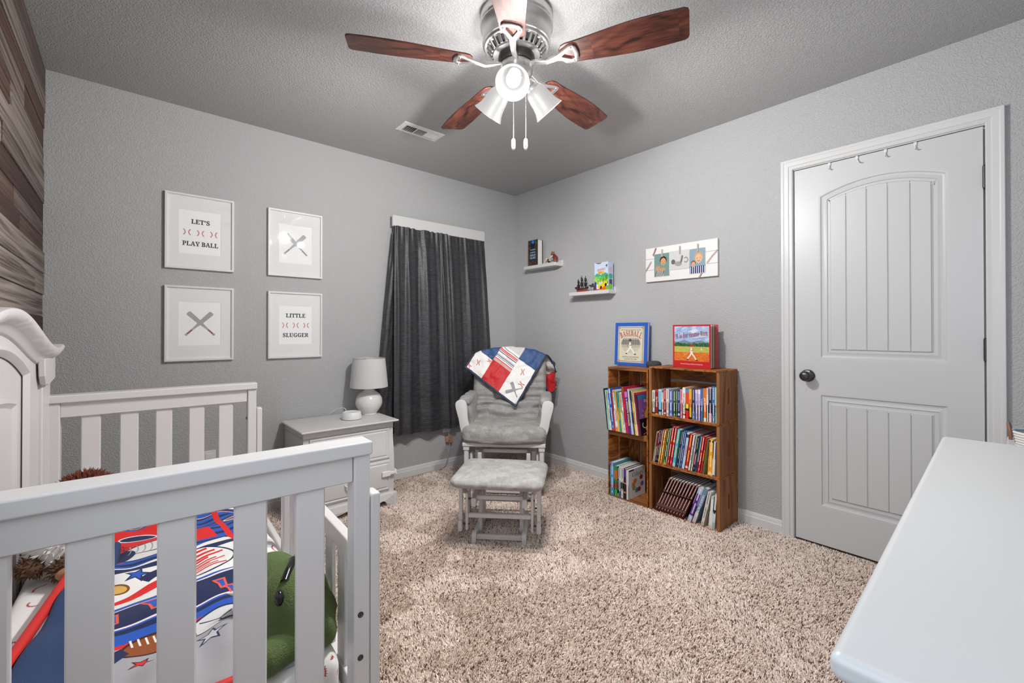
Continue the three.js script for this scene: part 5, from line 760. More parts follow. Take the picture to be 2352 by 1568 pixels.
function bookRow({ z, y, front, lean, books, where, group, depth = 0.19 }) {
  let cur = z;
  books.forEach((b, i) => {
    const [t, h, name, bg, ink, text, bands, kind] = b, al = (typeof lean === 'function' ? lean(i, books.length) : lean) * PI / 180, cell = spines.length; spines.push([bg, ink, !text || READ.has(text) ? text : '~', bands || []]);
    const d = kind?.depth ?? depth, o = thing('book', where(i, name, books.length), 'book', [0, 0, 0], 0, group); o.rotation.order = 'YXZ'; o.rotation.y = TR; o.rotation.z = -al;
    const right = al > 0, ca = Math.cos(al); if (i === 0) cur += right ? h * Math.sin(0) : 0;
    const x0 = right ? -t : 0; o.position.set((kind?.front ?? front) + d / 2, y, right ? cur + t / ca : cur); cur += t / ca + 0.0004;
    const c0 = 0.0022, cov = [], U0 = (cell % AC) / AC, V1 = 1 - Math.floor(cell / AC) / AR, du = 1 / AC, dv = 1 / AR;
    const face = (g, u0, u1, v0, v1) => { const uv = g.attributes.uv; for (let k = 0; k < uv.count; k++) uv.setXY(k, U0 + du * lerp(u0, u1, uv.getX(k)), V1 - dv + dv * lerp(v0, v1, uv.getY(k))); return g; };
    const bxg = (w, hh, dd, x, yy, zz, sp) => { const g = new THREE.BoxGeometry(w, hh, dd).translate(x, yy, zz); const uv = g.attributes.uv; for (let k = 0; k < uv.count; k++) { const f = Math.floor(k / 4); if (sp && f === 4) uv.setXY(k, U0 + du * lerp(0.02, 0.98, uv.getX(k)), V1 - dv + dv * lerp(0.01, 0.99, uv.getY(k))); else uv.setXY(k, U0 + du * 0.03, V1 - dv * 0.5); } return g; }; void face;
    cov.push(bxg(c0, h, d, x0 + c0 / 2, h / 2, 0), bxg(c0, h, d, x0 + t - c0 / 2, h / 2, 0), bxg(t, h, c0, x0 + t / 2, h / 2, d / 2 - c0 / 2, true));
    const cm = mesh('cover', cov, null, o); cm.userData.pending = true;
    if (kind?.print) mesh('cover_print', [new THREE.PlaneGeometry(d - 0.003, h - 0.002).rotateY(PI / 2).translate(x0 + t + 0.0006, h / 2, 0)], std(0xffffff, 0.4, { map: kind.print }), o);
    mesh('pages', [new THREE.BoxGeometry(t - c0 * 2, h - 0.007, d - 0.006).translate(x0 + t / 2, h / 2, -0.001)], M.paper, o);
  });
  return cur;
}
const ORD = ['first', 'second', 'third', 'fourth', 'fifth', 'sixth', 'seventh', 'eighth', 'ninth', 'tenth', 'eleventh', 'twelfth', 'thirteenth', 'fourteenth', 'fifteenth', 'sixteenth', 'seventeenth', 'eighteenth', 'nineteenth', 'twentieth', 'twenty-first', 'twenty-second', 'twenty-third', 'twenty-fourth', 'twenty-fifth', 'twenty-sixth', 'twenty-seventh', 'twenty-eighth', 'twenty-ninth', 'thirtieth'];
const mmk = (list) => list.map(([t, h, ...r]) => [t / 1000, h / 1000, ...r]);
bookRow({ z: 1.6125, y: RH3 * 2 + 0.0087, front: -0.256, lean: 0, depth: 0.15, group: 'board books in the top wide crate', where: (i, n, N) => n + ', ' + ORD[N - 1 - i] + ' from the door side of the top wide crate', books: mmk([
  [16, 148, 'pale grey board book', '#d5d8d2', '#4a4a48', 'Goodnight', [['#f2f2ee', 0.9, 1], ['#222', 0.0, 0.07]]],
  [20, 155, 'dark red fire truck board book', '#8f1a1e', '#f4ecd8', 'Fire Trucks!', [['#c9383a', 0.9, 1], ['#f1d23f', 0.0, 0.03]]],
  [19, 158, 'light blue board book', '#86bfdf', '#e9f3f8', '', [['#c7e2f0', 0.93, 1], ['#24323c', 0.12, 0.2]]],
  [11, 156, 'thin cream board book', '#e9e2c8', '#5a5347', 'and', [['#3a7a86', 0.9, 1]]],
  [14, 160, 'crimson board book', '#b3203f', '#f3d8d8', 'Love You Forever', [['#e9c0c4', 0.05, 0.12]]],
  [16, 165, 'cream board book with coral title', '#e4dccb', '#c0604c', 'Baby Boy', [['#8a8f6a', 0.05, 0.08]]],
  [21, 158, 'periwinkle board book', '#5d72ba', '#e6ebf7', 'Little Night', [['#8b9ad4', 0.0, 0.1]]],
  [17, 160, 'dark green board book', '#2f4f38', '#dfe8d8', 'Good Night', [['#5d8062', 0.0, 0.1]]],
  [10, 162, 'slim moss green board book', '#4b6b4a', '#d8dfd0', 'Good Night', []],
  [13, 162, 'navy board book', '#22356c', '#e4e9f4', 'Good Night', [['#c8d2e6', 0.08, 0.16]]],
  [13, 172, 'pink board book', '#e39aae', '#8d3148', 'Guess How Much', []],
  [15, 185, 'white board book with black title', '#efece2', '#35332e', 'God Loves My Dad', [['#d05040', 0.1, 0.16]]],
  [19, 176, 'orange red colour block board book', '#df4b34', '#fff', '', [['#3f93cc', 0.88, 1], ['#e8d63c', 0.36, 0.5], ['#1f1f1f', 0.28, 0.35], ['#e4141a', 0.0, 0.26]]],
  [14, 180, 'yellow board book', '#f2b52b', '#fbf3da', '', [['#e07f2e', 0.4, 0.66], ['#222', 0, 0.08]]],
  [17, 184, 'dark slate board book', '#29324a', '#cfd8e6', 'You are Loved', [['#5c7fa8', 0.0, 0.26]]],
  [14, 180, 'lavender board book', '#a493cf', '#f0ecf8', 'I Love You So', [['#e8b8c4', 0.88, 1]]],
  [13, 182, 'pale lilac board book', '#c3a6cf', '#f5eef6', 'Love You', [['#efe9ef', 0.85, 1]]],
  [14, 188, 'blue board book with white title', '#4a72b4', '#eaf0f8', 'I Love You', []],
  [16, 192, 'bright orange board book', '#ee7a20', '#fff3e0', 'JAC BANKET', [['#f3e6d2', 0.0, 0.12]]],
  [9, 196, 'thin white board book', '#e5e3df', '#888', '', [['#c8c4ba', 0.8, 1]]],
  [17, 204, 'black and pink board book', '#2b2338', '#efe6f0', 'Song in the Moon', [['#e6b9c4', 0.0, 0.26], ['#d98aa4', 0.94, 1]]],
  [14, 208, 'blue board book with star', '#476fae', '#eef3f9', 'Bright Stars', [['#7fa4d4', 0, 0.2]]],
  [14, 205, 'mint green board book', '#a9d3bf', '#e8f4ee', '', [['#8bbba6', 0.3, 0.5], ['#d05868', 0.44, 0.48]]]].map(([t, ...r]) => [t * 1.175, ...r])) });
bookRow({ z: 1.6125, y: RH3 + 0.0087, front: -0.256, lean: 9, depth: 0.2, group: 'storybooks in the middle wide crate', where: (i, n, N) => n + ', ' + ORD[N - 1 - i] + ' from the door side of the middle wide crate', books: mmk([
  [7, 196, 'thin white storybook', '#ece8dd', '#333', '', [['#e9d9a2', 0.3, 0.8]]], [9, 200, 'thin cream storybook', '#e7dcc0', '#7a2a30', '', [['#b7424a', 0.5, 0.95]]], [11, 202, 'maroon storybook', '#7d2434', '#e8d6cf', 'Tales', [['#1d1d22', 0, 0.08]]], [9, 216, 'navy storybook', '#26305a', '#dfe3f0', 'Stories', []], [12, 212, 'salmon storybook', '#de7a5c', '#f8e8c8', 'Bears', [['#e8d24f', 0.05, 0.5]]], [15, 214, 'orange storybook with black stripes', '#ee9a2c', '#fdf3d0', 'BIG', [['#1c1c1c', 0.70, 0.72], ['#1c1c1c', 0.74, 0.76], ['#1c1c1c', 0.1, 0.12]]], [8, 222, 'thin amber storybook', '#e9a022', '#6c3410', '', []], [13, 228, 'green storybook', '#2f7a4a', '#f3f6e6', 'The Berenstain', [['#e9d24a', 0.0, 0.06]]], [9, 230, 'ivory storybook', '#ece6d2', '#3a8050', 'Stories', []],
  [17, 244, 'tall red storybook', '#c42a24', '#f5d9c4', 'Bible', []], [17, 246, 'tall scarlet storybook', '#d8282a', '#f6e2d0', 'Stories', [['#f0a53a', 0.6, 0.66]]], [22, 234, 'wide sky blue storybook', '#55b4dc', '#f2d469', 'Friends', [['#9dd5ec', 0.0, 0.1]]], [7, 230, 'thin green storybook', '#4f9a52', '#fff', '', []], [10, 230, 'royal blue storybook', '#28409a', '#e2e7f6', 'Animals', []], [9, 226, 'ice blue storybook', '#b3cbe6', '#35507c', '', []], [11, 228, 'cobalt storybook', '#3560b2', '#f0f3fa', 'Farm', []],
  [20, 224, 'pale blue storybook with red title', '#bccfe8', '#c22c3c', 'Clifford', [['#3f4552', 0.86, 0.95]]], [20, 220, 'red storybook with yellow title', '#d8231f', '#f6d83c', 'pouty post', [['#f3e5dc', 0.05, 0.1]]], [14, 216, 'white storybook with navy title', '#e3e3e2', '#2c4478', 'IF YOU GIVE', []], [14, 218, 'grey storybook', '#c7c4bd', '#56524a', 'Bear', []], [11, 212, 'charcoal storybook', '#262a33', '#e6d4c4', 'Trains', [['#e0527e', 0.2, 0.5]]], [7, 210, 'thin teal storybook', '#3a8f9c', '#fff', '', []], [8, 212, 'thin white and violet storybook', '#e6e1ea', '#7a3c92', '', [['#8a3fa0', 0, 0.3]]], [15, 220, 'vermilion storybook', '#d92a26', '#fbeee4', 'Five Minute', []], [14, 214, 'brick red storybook with gold title', '#b8282a', '#f0b53e', 'STORIES', []], [6, 206, 'thin yellow storybook', '#e9d84f', '#444', '', []], [6, 204, 'thin grey green storybook', '#a9b59c', '#444', '', []]]) });
bookRow({ z: 1.968, y: RH3 + 0.0087, front: -0.257, lean: 3, depth: 0.2, group: 'storybooks in the middle wide crate', where: (i, n) => n + ' at the door end of the middle wide crate', books: mmk([[26, 212, 'thick golden yellow storybook', '#f0a41e', '#fff0cf', 'Bedtime', [['#1d1d1d', 0.9, 0.95], ['#f6dca0', 0.03, 0.08]]], [13, 200, 'white storybook with black foot', '#e3e2df', '#556', '', [['#26262a', 0, 0.05]]]]) });
// bottom wide crate: a leaning set of brown volumes, then paperbacks
bookRow({ z: 1.620, y: 0.0087, front: -0.252, lean: 24, depth: 0.17, group: 'brown encyclopedia volumes', where: (i) => 'dark brown gold banded volume, ' + ORD[i] + ' from the window end of the leaning set', books: mmk(Array.from({ length: 10 }, () => [17.4, 244, 'brown', '#3f1613', '#e8c9bd', '~', [['#e6c4b6', 0.605, 0.613], ['#e6c4b6', 0.20, 0.207], ['#e6c4b6', 0.165, 0.172], ['#e6c4b6', 0.965, 0.975]]])) });
bookRow({ z: 1.838, y: 0.0087, front: -0.252, lean: 19, depth: 0.15, group: 'paperbacks in the bottom wide crate', where: (i, n) => n + ' beside the brown volumes in the bottom crate', books: mmk([[27, 225, 'silver and violet paperback', '#c2c6da', '#f0e8f6', 'Encounter', [['#5a2a86', 0.18, 0.82], ['#9fb9dc', 0.82, 0.92]]], [25, 232, 'slate blue paperback', '#6d8aa6', '#eef2f5', '7 SECRETS OF THE PRAYER', [['#c7c5c2', 0.0, 0.3]]]]) });
bookRow({ z: 1.921, y: 0.0087, front: -0.252, lean: 12, depth: 0.15, group: 'paperbacks in the bottom wide crate', where: (i, n) => n + ' near the door end of the bottom crate', books: mmk([[22, 212, 'off white paperback', '#d9d5cd', '#8a857c', 'Family Guide', [['#c7b8a2', 0.0, 0.1]]]]) });
bookRow({ z: 1.968, y: 0.0087, front: -0.250, lean: 5, depth: 0.15, group: 'paperbacks in the bottom wide crate', where: (i, n) => n + ' against the door side board of the bottom crate', books: mmk([[20, 190, 'pale sage paperback', '#c9cbbe', '#777', '', [['#e6e5de', 0.1, 0.9]]], [15, 205, 'pale grey paperback', '#d5d9da', '#667', '', [['#9fb3a8', 0, 0.2], ['#222', 0.45, 0.55]]]]) });
// upright crates
bookRow({ z: 1.288, y: LH + 0.0187, front: -0.292, lean: -7, depth: 0.235, group: 'picture books in the upper upright crate', where: (i, n) => n + ', ' + ORD[i] + ' from the window side of the upper upright crate', books: mmk([
  [7, 282, 'dark navy picture book', '#20263c', '#aab', '', [['#43305c', 0, 0.25]]], [11, 272, 'mint picture book', '#9ed1b0', '#fff', '', []], [11, 270, 'ice white picture book', '#dfe6ea', '#5670a0', 'Night', []], [18, 285, 'blue picture book with white letters', '#2f5fb4', '#f0f2f6', 'Saturdays', [['#7fb0e4', 0.88, 1], ['#d23a3a', 0.0, 0.06]]], [8, 262, 'red picture book', '#c63b34', '#fff', '', []], [15, 278, 'white and orange picture book', '#ece9e0', '#4f6f9c', 'Adventure', [['#f0a02c', 0.92, 1], ['#e89a2c', 0, 0.1]]], [10, 268, 'gold picture book', '#eab23a', '#fff', '', []], [13, 272, 'teal picture book', '#2f93a8', '#f0e07c', '', [['#9aa06a', 0.3, 0.6]]], [8, 266, 'yellow picture book', '#e9d860', '#555', '', []], [14, 268, 'light grey picture book', '#d8dcdd', '#456', 'Trains', []], [15, 305, 'crimson picture book', '#cf2440', '#7d1424', 'Storybook', [['#b25a30', 0.86, 1]]], [19, 282, 'purple picture book with yellow title', '#55308c', '#f2e23c', '5-MINUTE STORIES', [['#d96aa8', 0.84, 0.97]]], [13, 296, 'silver picture book', '#c2c7cf', '#667', '', []], [8, 285, 'midnight blue picture book', '#223a72', '#fff', '', []], [9, 288, 'sunny yellow picture book', '#ecc43a', '#8a5a14', 'Dinosaurs', []], [7, 280, 'white picture book', '#e9e4de', '#c33', '', []], [6, 276, 'rose picture book', '#c93a48', '#fff', '', []], [12, 262, 'purple sun cover book', '#4a1f2c', '#fff', '', [], { print: sunTex }]].map(([t, ...r]) => [t * 1.27, ...r])) });
bookRow({ z: 1.289, y: 0.0187, front: -0.262, lean: 0, depth: 0.2, group: 'board books in the lower upright crate', where: (i, n) => n + ', ' + ORD[i] + ' from the window side of the lower upright crate', books: mmk([
  [34, 222, 'thick light blue boxed book', '#4d9cc4', '#d8ecf6', 'Bedtime Library', [['#8c3a9c', 0.88, 0.95], ['#c83440', 0.24, 0.3]]], [26, 204, 'green board book', '#2f8a45', '#f2b04a', '', [['#e0652c', 0.55, 0.85], ['#c7341f', 0.3, 0.42], ['#52a85c', 0, 0.2]]], [11, 200, 'black board book with yellow foot', '#23231f', '#eee', 'SOUNDS', [['#e8c23a', 0, 0.12]]], [15, 208, 'white picture board book', '#dcdedd', '#3c4a5c', 'Animals', [['#3a7f9c', 0, 0.2]]], [22, 206, 'white and grey board book', '#dad9d4', '#46443e', 'White on Black', [['#44423e', 0.3, 0.5]]], [20, 200, 'purple and brown spotted board book', '#3a1c22', '#e8c07c', '', [['#5a34a0', 0.72, 1], ['#d87a9a', 0.5, 0.54], ['#e8a66c', 0.2, 0.24]]], [20, 196, 'white Colors board book', '#d9d8d6', '#333', '', [], { print: colTex, depth: 0.2 }]]) });
{ // draw the spines and give every cover the atlas
  const atlas = canvas(AC * AW, AR * AH + 1, (x) => {
    x.fillStyle = '#777'; x.fillRect(0, 0, AC * AW, AR * AH + 1);
    spines.forEach(([bg, ink, text, bands], i) => {
      const X = (i % AC) * AW, Y = Math.floor(i / AC) * AH; x.save(); x.beginPath(); x.rect(X, Y, AW, AH); x.clip(); x.fillStyle = bg; x.fillRect(X, Y, AW, AH);
      for (const [c, a, b] of bands) { x.fillStyle = c; x.fillRect(X + 3, Y + AH * (1 - b), AW, AH * (b - a)); }
      if (text === '~') { x.fillStyle = ink; const q = rng(i + 5); for (const [a, b] of [[0.04, 0.36], [0.46, 0.76]]) { let p = a; while (p < b) { const l = 0.012 + q() * 0.02; x.fillRect(X + 24, Y + AH * p, 18, AH * l); p += l + 0.008; } } x.fillRect(X + 28, Y + AH * 0.87, 10, AH * 0.06); }
      else if (text) { x.translate(X + AW / 2, Y + AH / 2); x.rotate(PI / 2); x.font = 'bold 40px sans-serif'; x.textAlign = 'center'; x.textBaseline = 'middle'; x.fillStyle = ink; const w = x.measureText(text).width, s = Math.min(0.62, AH * 0.62 / w); x.scale(s, 1); x.fillText(text, 0, 0); }
      x.restore();
    });
  });
  atlas.minFilter = THREE.LinearFilter; atlas.generateMipmaps = false;
  const mat = std(0xffffff, 0.45, { map: atlas });
  scene.traverse((o) => { if (o.userData.pending) { o.material = mat; delete o.userData.pending; } });
}
// a larger book with a printed front cover facing +z: parts cover (board, spine), print, pages
function faceBook(name, label, pos, w, h, t, tex, board, turn = TR, leanBack = 0, hinge = -1, group) {
  const o = thing(name, label, 'book', pos, turn, group); o.rotation.order = 'YXZ'; o.rotation.x = -leanBack; const c = 0.003, B = std(board, 0.45);
  mesh('cover', [bar(-w / 2, w / 2, 0, h, t / 2 - c, t / 2, 0.0008), bar(-w / 2, w / 2, 0, h, -t / 2, -t / 2 + c, 0.0008), bar(hinge < 0 ? -w / 2 : w / 2 - c, hinge < 0 ? -w / 2 + c : w / 2, 0, h, -t / 2, t / 2, 0.0008)], B, o);
  mesh('pages', [bar(-w / 2 + 0.003, w / 2 - 0.004, 0.004, h - 0.004, -t / 2 + c, t / 2 - c, 0.0005)], M.paper, o);
  mesh('cover_print', [new THREE.PlaneGeometry(w - 0.002, h - 0.002).translate(0, h / 2, t / 2 + 0.0006)], std(0xffffff, 0.35, { map: tex }), o); return o;
}
function arcText(x, text, cx, base, width, size, rise, col, font, stretch = 1) { x.font = 'bold ' + size + 'px ' + font; x.textAlign = 'center'; x.textBaseline = 'alphabetic'; x.fillStyle = col; const ws = [...text].map((c) => x.measureText(c).width), sum = ws.reduce((a, b) => a + b, 0), k = width / sum; let p = -width / 2; [...text].forEach((c, i) => { const w = ws[i] * k, m = p + w / 2, t = m / (width / 2), yy = base - rise * (1 - t * t); x.save(); x.translate(cx + m, yy); x.rotate(2 * rise * t / (width / 2) * 0.6); x.scale(k, stretch * (1 + 0.45 * Math.abs(t))); x.fillText(c, 0, 0); x.restore(); p += w; }); }
const player = (x, cx, cy, s, kit, cap, skin) => { x.lineCap = 'round'; x.strokeStyle = kit; x.lineWidth = 20 * s; x.beginPath(); x.moveTo(cx, cy); x.lineTo(cx - 38 * s, cy + 52 * s); x.lineTo(cx - 70 * s, cy + 88 * s); x.stroke(); x.beginPath(); x.moveTo(cx, cy); x.lineTo(cx + 38 * s, cy + 40 * s); x.lineTo(cx + 74 * s, cy + 96 * s); x.stroke(); x.strokeStyle = '#222'; x.lineWidth = 14 * s; x.beginPath(); x.moveTo(cx - 74 * s, cy + 92 * s); x.lineTo(cx - 54 * s, cy + 98 * s); x.moveTo(cx + 70 * s, cy + 100 * s); x.lineTo(cx + 96 * s, cy + 102 * s); x.stroke(); x.strokeStyle = kit; x.lineWidth = 38 * s; x.beginPath(); x.moveTo(cx, cy - 8 * s); x.lineTo(cx - 6 * s, cy - 62 * s); x.stroke(); x.strokeStyle = skin; x.lineWidth = 12 * s; x.beginPath(); x.moveTo(cx - 22 * s, cy - 64 * s); x.lineTo(cx - 52 * s, cy - 8 * s); x.moveTo(cx + 14 * s, cy - 64 * s); x.lineTo(cx + 26 * s, cy - 36 * s); x.lineTo(cx - 10 * s, cy - 34 * s); x.stroke(); x.strokeStyle = '#d9b27c'; x.lineWidth = 8 * s; x.beginPath(); x.moveTo(cx - 52 * s, cy - 8 * s); x.lineTo(cx - 128 * s, cy + 44 * s); x.stroke(); x.fillStyle = skin; x.beginPath(); x.arc(cx + 2 * s, cy - 104 * s, 18 * s, 0, 7); x.fill(); x.fillStyle = cap; x.beginPath(); x.arc(cx - 2 * s, cy - 110 * s, 23 * s, 2.6, 6.6); x.lineTo(cx + 30 * s, cy - 102 * s); x.closePath(); x.fill(); };
const baseballTex = canvas(640, 760, (x) => {
  x.fillStyle = '#2c5fc0'; x.fillRect(0, 0, 640, 760); x.fillStyle = '#8a8a86'; x.fillRect(58, 58, 530, 655); x.fillStyle = '#cdcabf'; x.fillRect(66, 66, 514, 639); x.fillStyle = '#6c6c68'; x.fillRect(84, 84, 478, 603); x.fillStyle = '#d9d3bd'; x.fillRect(92, 92, 462, 587);
  for (const [a, b] of [[72, 72], [540, 72], [72, 665], [540, 665]]) { x.fillStyle = '#b44a2c'; x.fillRect(a, b, 34, 34); x.fillStyle = '#e8d6a8'; x.fillRect(a + 9, b + 9, 16, 16); }
  fit(x, '100 YEARS OF MAJOR LEAGUE', 322, 128, 30, 410, '#5b564a');
  x.save(); x.beginPath(); x.ellipse(322, 380, 190, 160, 0, 0, 7); x.clip(); x.fillStyle = '#b9b4a4'; x.fillRect(100, 200, 450, 360); x.fillStyle = '#8b877c'; x.fillRect(100, 300, 450, 90); x.strokeStyle = '#55524b'; x.lineWidth = 5; for (let i = 0; i < 9; i++) { x.beginPath(); x.moveTo(130 + i * 48, 250); x.lineTo(130 + i * 48, 400); x.stroke(); } x.fillStyle = '#d9d3bd'; x.fillRect(100, 250, 450, 22); x.fillStyle = '#cbc5b1'; x.fillRect(100, 440, 450, 140); x.restore();
  player(x, 315, 440, 1.15, '#efeee8', '#3b3b3b', '#8d877a'); arcText(x, 'BASEBALL', 322, 292, 400, 92, 70, '#b52018', 'serif', 1.15);
  fit(x, 'AMERICAN AND NATIONAL', 322, 610, 28, 330, '#3f3b33'); fit(x, 'LEAGUES 1901–2000', 322, 646, 28, 250, '#3f3b33');
});
const runTex = canvas(760, 790, (x) => {
  x.fillStyle = '#c8262c'; x.fillRect(0, 0, 760, 790); x.save(); x.beginPath(); x.rect(22, 26, 716, 640); x.clip(); x.fillStyle = '#a9bfe0'; x.fillRect(0, 0, 760, 340); const r = rng(8); for (let i = 0; i < 60; i++) { x.fillStyle = i % 2 ? 'rgba(226,232,242,0.5)' : 'rgba(128,160,210,0.4)'; x.beginPath(); x.ellipse(r() * 760, r() * 280, 40 + r() * 70, 12 + r() * 22, -0.3, 0, 7); x.fill(); }
  x.fillStyle = '#7d90a4'; x.beginPath(); x.moveTo(0, 330); for (let i = 0; i <= 12; i++) x.lineTo(i * 64, 300 + 18 * Math.sin(i * 1.3)); x.lineTo(760, 400); x.lineTo(0, 400); x.fill(); for (let i = 0; i < 90; i++) { x.fillStyle = i % 2 ? '#2f5a38' : '#456f3c'; x.beginPath(); x.arc(r() * 760, 345 + r() * 50, 12 + r() * 18, 0, 7); x.fill(); }
  x.fillStyle = '#b9bf5c'; x.fillRect(0, 400, 760, 110); for (let i = 0; i < 200; i++) { x.fillStyle = ['#d7c266', '#9fb04c', '#e0b24e'][i % 3]; x.fillRect(r() * 760, 400 + r() * 120, 50 * r() + 10, 5); } x.fillStyle = '#e2762a'; x.fillRect(0, 505, 760, 200); for (let i = 0; i < 260; i++) { x.fillStyle = ['#f0953a', '#d55f24', '#eda24c', '#c84e24'][i % 4]; x.fillRect(r() * 760, 500 + r() * 170, 60 * r() + 10, 5); }
  player(x, 385, 520, 1.25, '#f3f2ef', '#c3262a', '#c98a62'); player(x, 585, 440, 0.35, '#f3f2ef', '#dcdcdc', '#b98a68'); x.restore();
  x.save(); x.translate(380, 190); x.rotate(-0.10); fit(x, 'H is for Home Run', 0, -6, 122, 660, '#8c1f3a'); fit(x, 'A Baseball Alphabet', 120, 66, 34, 300, '#35679c', 'serif', 'italic'); x.restore();
  fit(x, 'Written by Brad Herzog and Illustrated by Melanie Rose', 380, 722, 24, 460, '#f3e3dc');
});
faceBook('baseball_book', 'blue hardback with BASEBALL in red on its cover, standing on the crates', [-0.066, LH * 2 - 0.0003, 1.330], 0.268, 0.308, 0.030, baseballTex, 0x2c5fc0, TR, 0.05);
{ // storybook standing half open: two boards hinged at the spine with page fans between
  const o = thing('storybook', 'red picture book with H is for Home Run cover standing half open', 'book', [-0.150, RH3 * 3, 1.700], TR), w = 0.252, h = 0.268, red = std([0.55, 0.02, 0.03], 0.4);
  const leaf = (g, a) => g.rotateY(a);
  mesh('cover', [leaf(bar(0, w, 0, h, -0.0025, 0.0, 0.0008), -0.10), leaf(bar(0, w + 0.01, 0, h, 0, 0.0025, 0.0008).translate(0, 0, -0.006), 0.32), bar(-0.003, 0.002, 0, h, -0.010, 0.001, 0.0008)], red, o);
  mesh('cover_print', [leaf(new THREE.PlaneGeometry(w - 0.002, h - 0.002).translate(w / 2, h / 2, 0.0006), -0.10)], std(0xffffff, 0.3, { map: runTex }), o);
  const pm = [[0.785, 0.75, 0.70], [0.10, 0.055, 0.10], [0.30, 0.14, 0.08], [0.55, 0.42, 0.28]];
  for (let i = 0; i < 8; i++) mesh('page', [leaf(bar(0.001, w - 0.006, 0.004, h - 0.004, -0.0014, 0, 0.0003).translate(0, 0, -0.003), lerp(-0.05, 0.27, i / 7))], i < 2 ? M.paper : std(pm[i % 4], 0.6), o);
}
{
  const k = thing('speaker_puck', 'small charcoal fabric speaker puck on the upright crates', 'speaker', [-0.075, LH * 2 - 0.0003, 1.515]);
  mesh('body', [lathe([[0, 0.0], [0.038, 0], [0.047, 0.006], [0.051, 0.018], [0.048, 0.032], [0.040, 0.040], [0.026, 0.0435], [0, 0.044]], 40)], std([0.06, 0.06, 0.062], 0.9, { bumpMap: suedeBump, bumpScale: 0.001 }), k);
  mesh('foot_ring', [new THREE.TorusGeometry(0.037, 0.002, 6, 30).rotateX(PI / 2).translate(0, 0.002, 0)], M.dark, k);
}
// ---------------------------------------------------------------- floating shelves and what stands on them
function ledge(label, y, z0, z1) { const o = thing('floating_shelf', label, 'shelf', [0, y, (z0 + z1) / 2], TR, 'white floating shelves'), w = (z1 - z0) / 2; mesh('board', [bar(-w, w, -0.028, 0, 0.0, 0.1, 0.002)], M.white, o); mesh('back_plate', [bar(-w - 0.004, w + 0.004, -0.020, 0.026, 0, 0.012, 0.0015)], M.white, o); }
ledge('white floating shelf holding the dark novel and the bear figurine', 1.728, 0.23, 0.615);
ledge('white floating shelf holding the pirate ship', 1.459, 0.77, 1.155);
const novelTex = canvas(300, 540, (x) => { x.fillStyle = '#2b211d'; x.fillRect(0, 0, 300, 540); const r = rng(6); for (let i = 0; i < 420; i++) { x.strokeStyle = ['#6b4f42', '#8a6a58', '#4a3730', '#7a3a30'][i % 4]; x.lineWidth = 2 + r() * 3; x.beginPath(); x.arc(r() * 300, r() * 540, 5 + r() * 14, r() * 6, r() * 6 + 2); x.stroke(); } x.fillStyle = '#10141c'; x.beginPath(); x.ellipse(150, 90, 80, 100, 0, 0, 7); x.fill(); x.fillStyle = '#2a7ad0'; x.beginPath(); x.ellipse(150, 40, 46, 36, 0.3, 0, 7); x.fill(); x.fillStyle = '#12161f'; x.fillRect(55, 170, 190, 250); x.fillStyle = '#4a8a3a'; x.beginPath(); x.arc(240, 60, 16, 0, 7); x.fill(); ['THE COMPLETE', 'ADVENTURES', 'SHERLOCK', 'HOLMES'].forEach((t, i) => fit(x, t, 150, 205 + i * 58, i > 1 ? 60 : 42, i > 1 ? 180 : 165, '#a9cbe6', 'sans-serif')); });
faceBook('novel', 'thick dark patterned novel with blue lettering on the corner shelf', [-0.060, 1.728, 0.338], 0.122, 0.226, 0.060, novelTex, 0x17130f, TR, 0, -1);
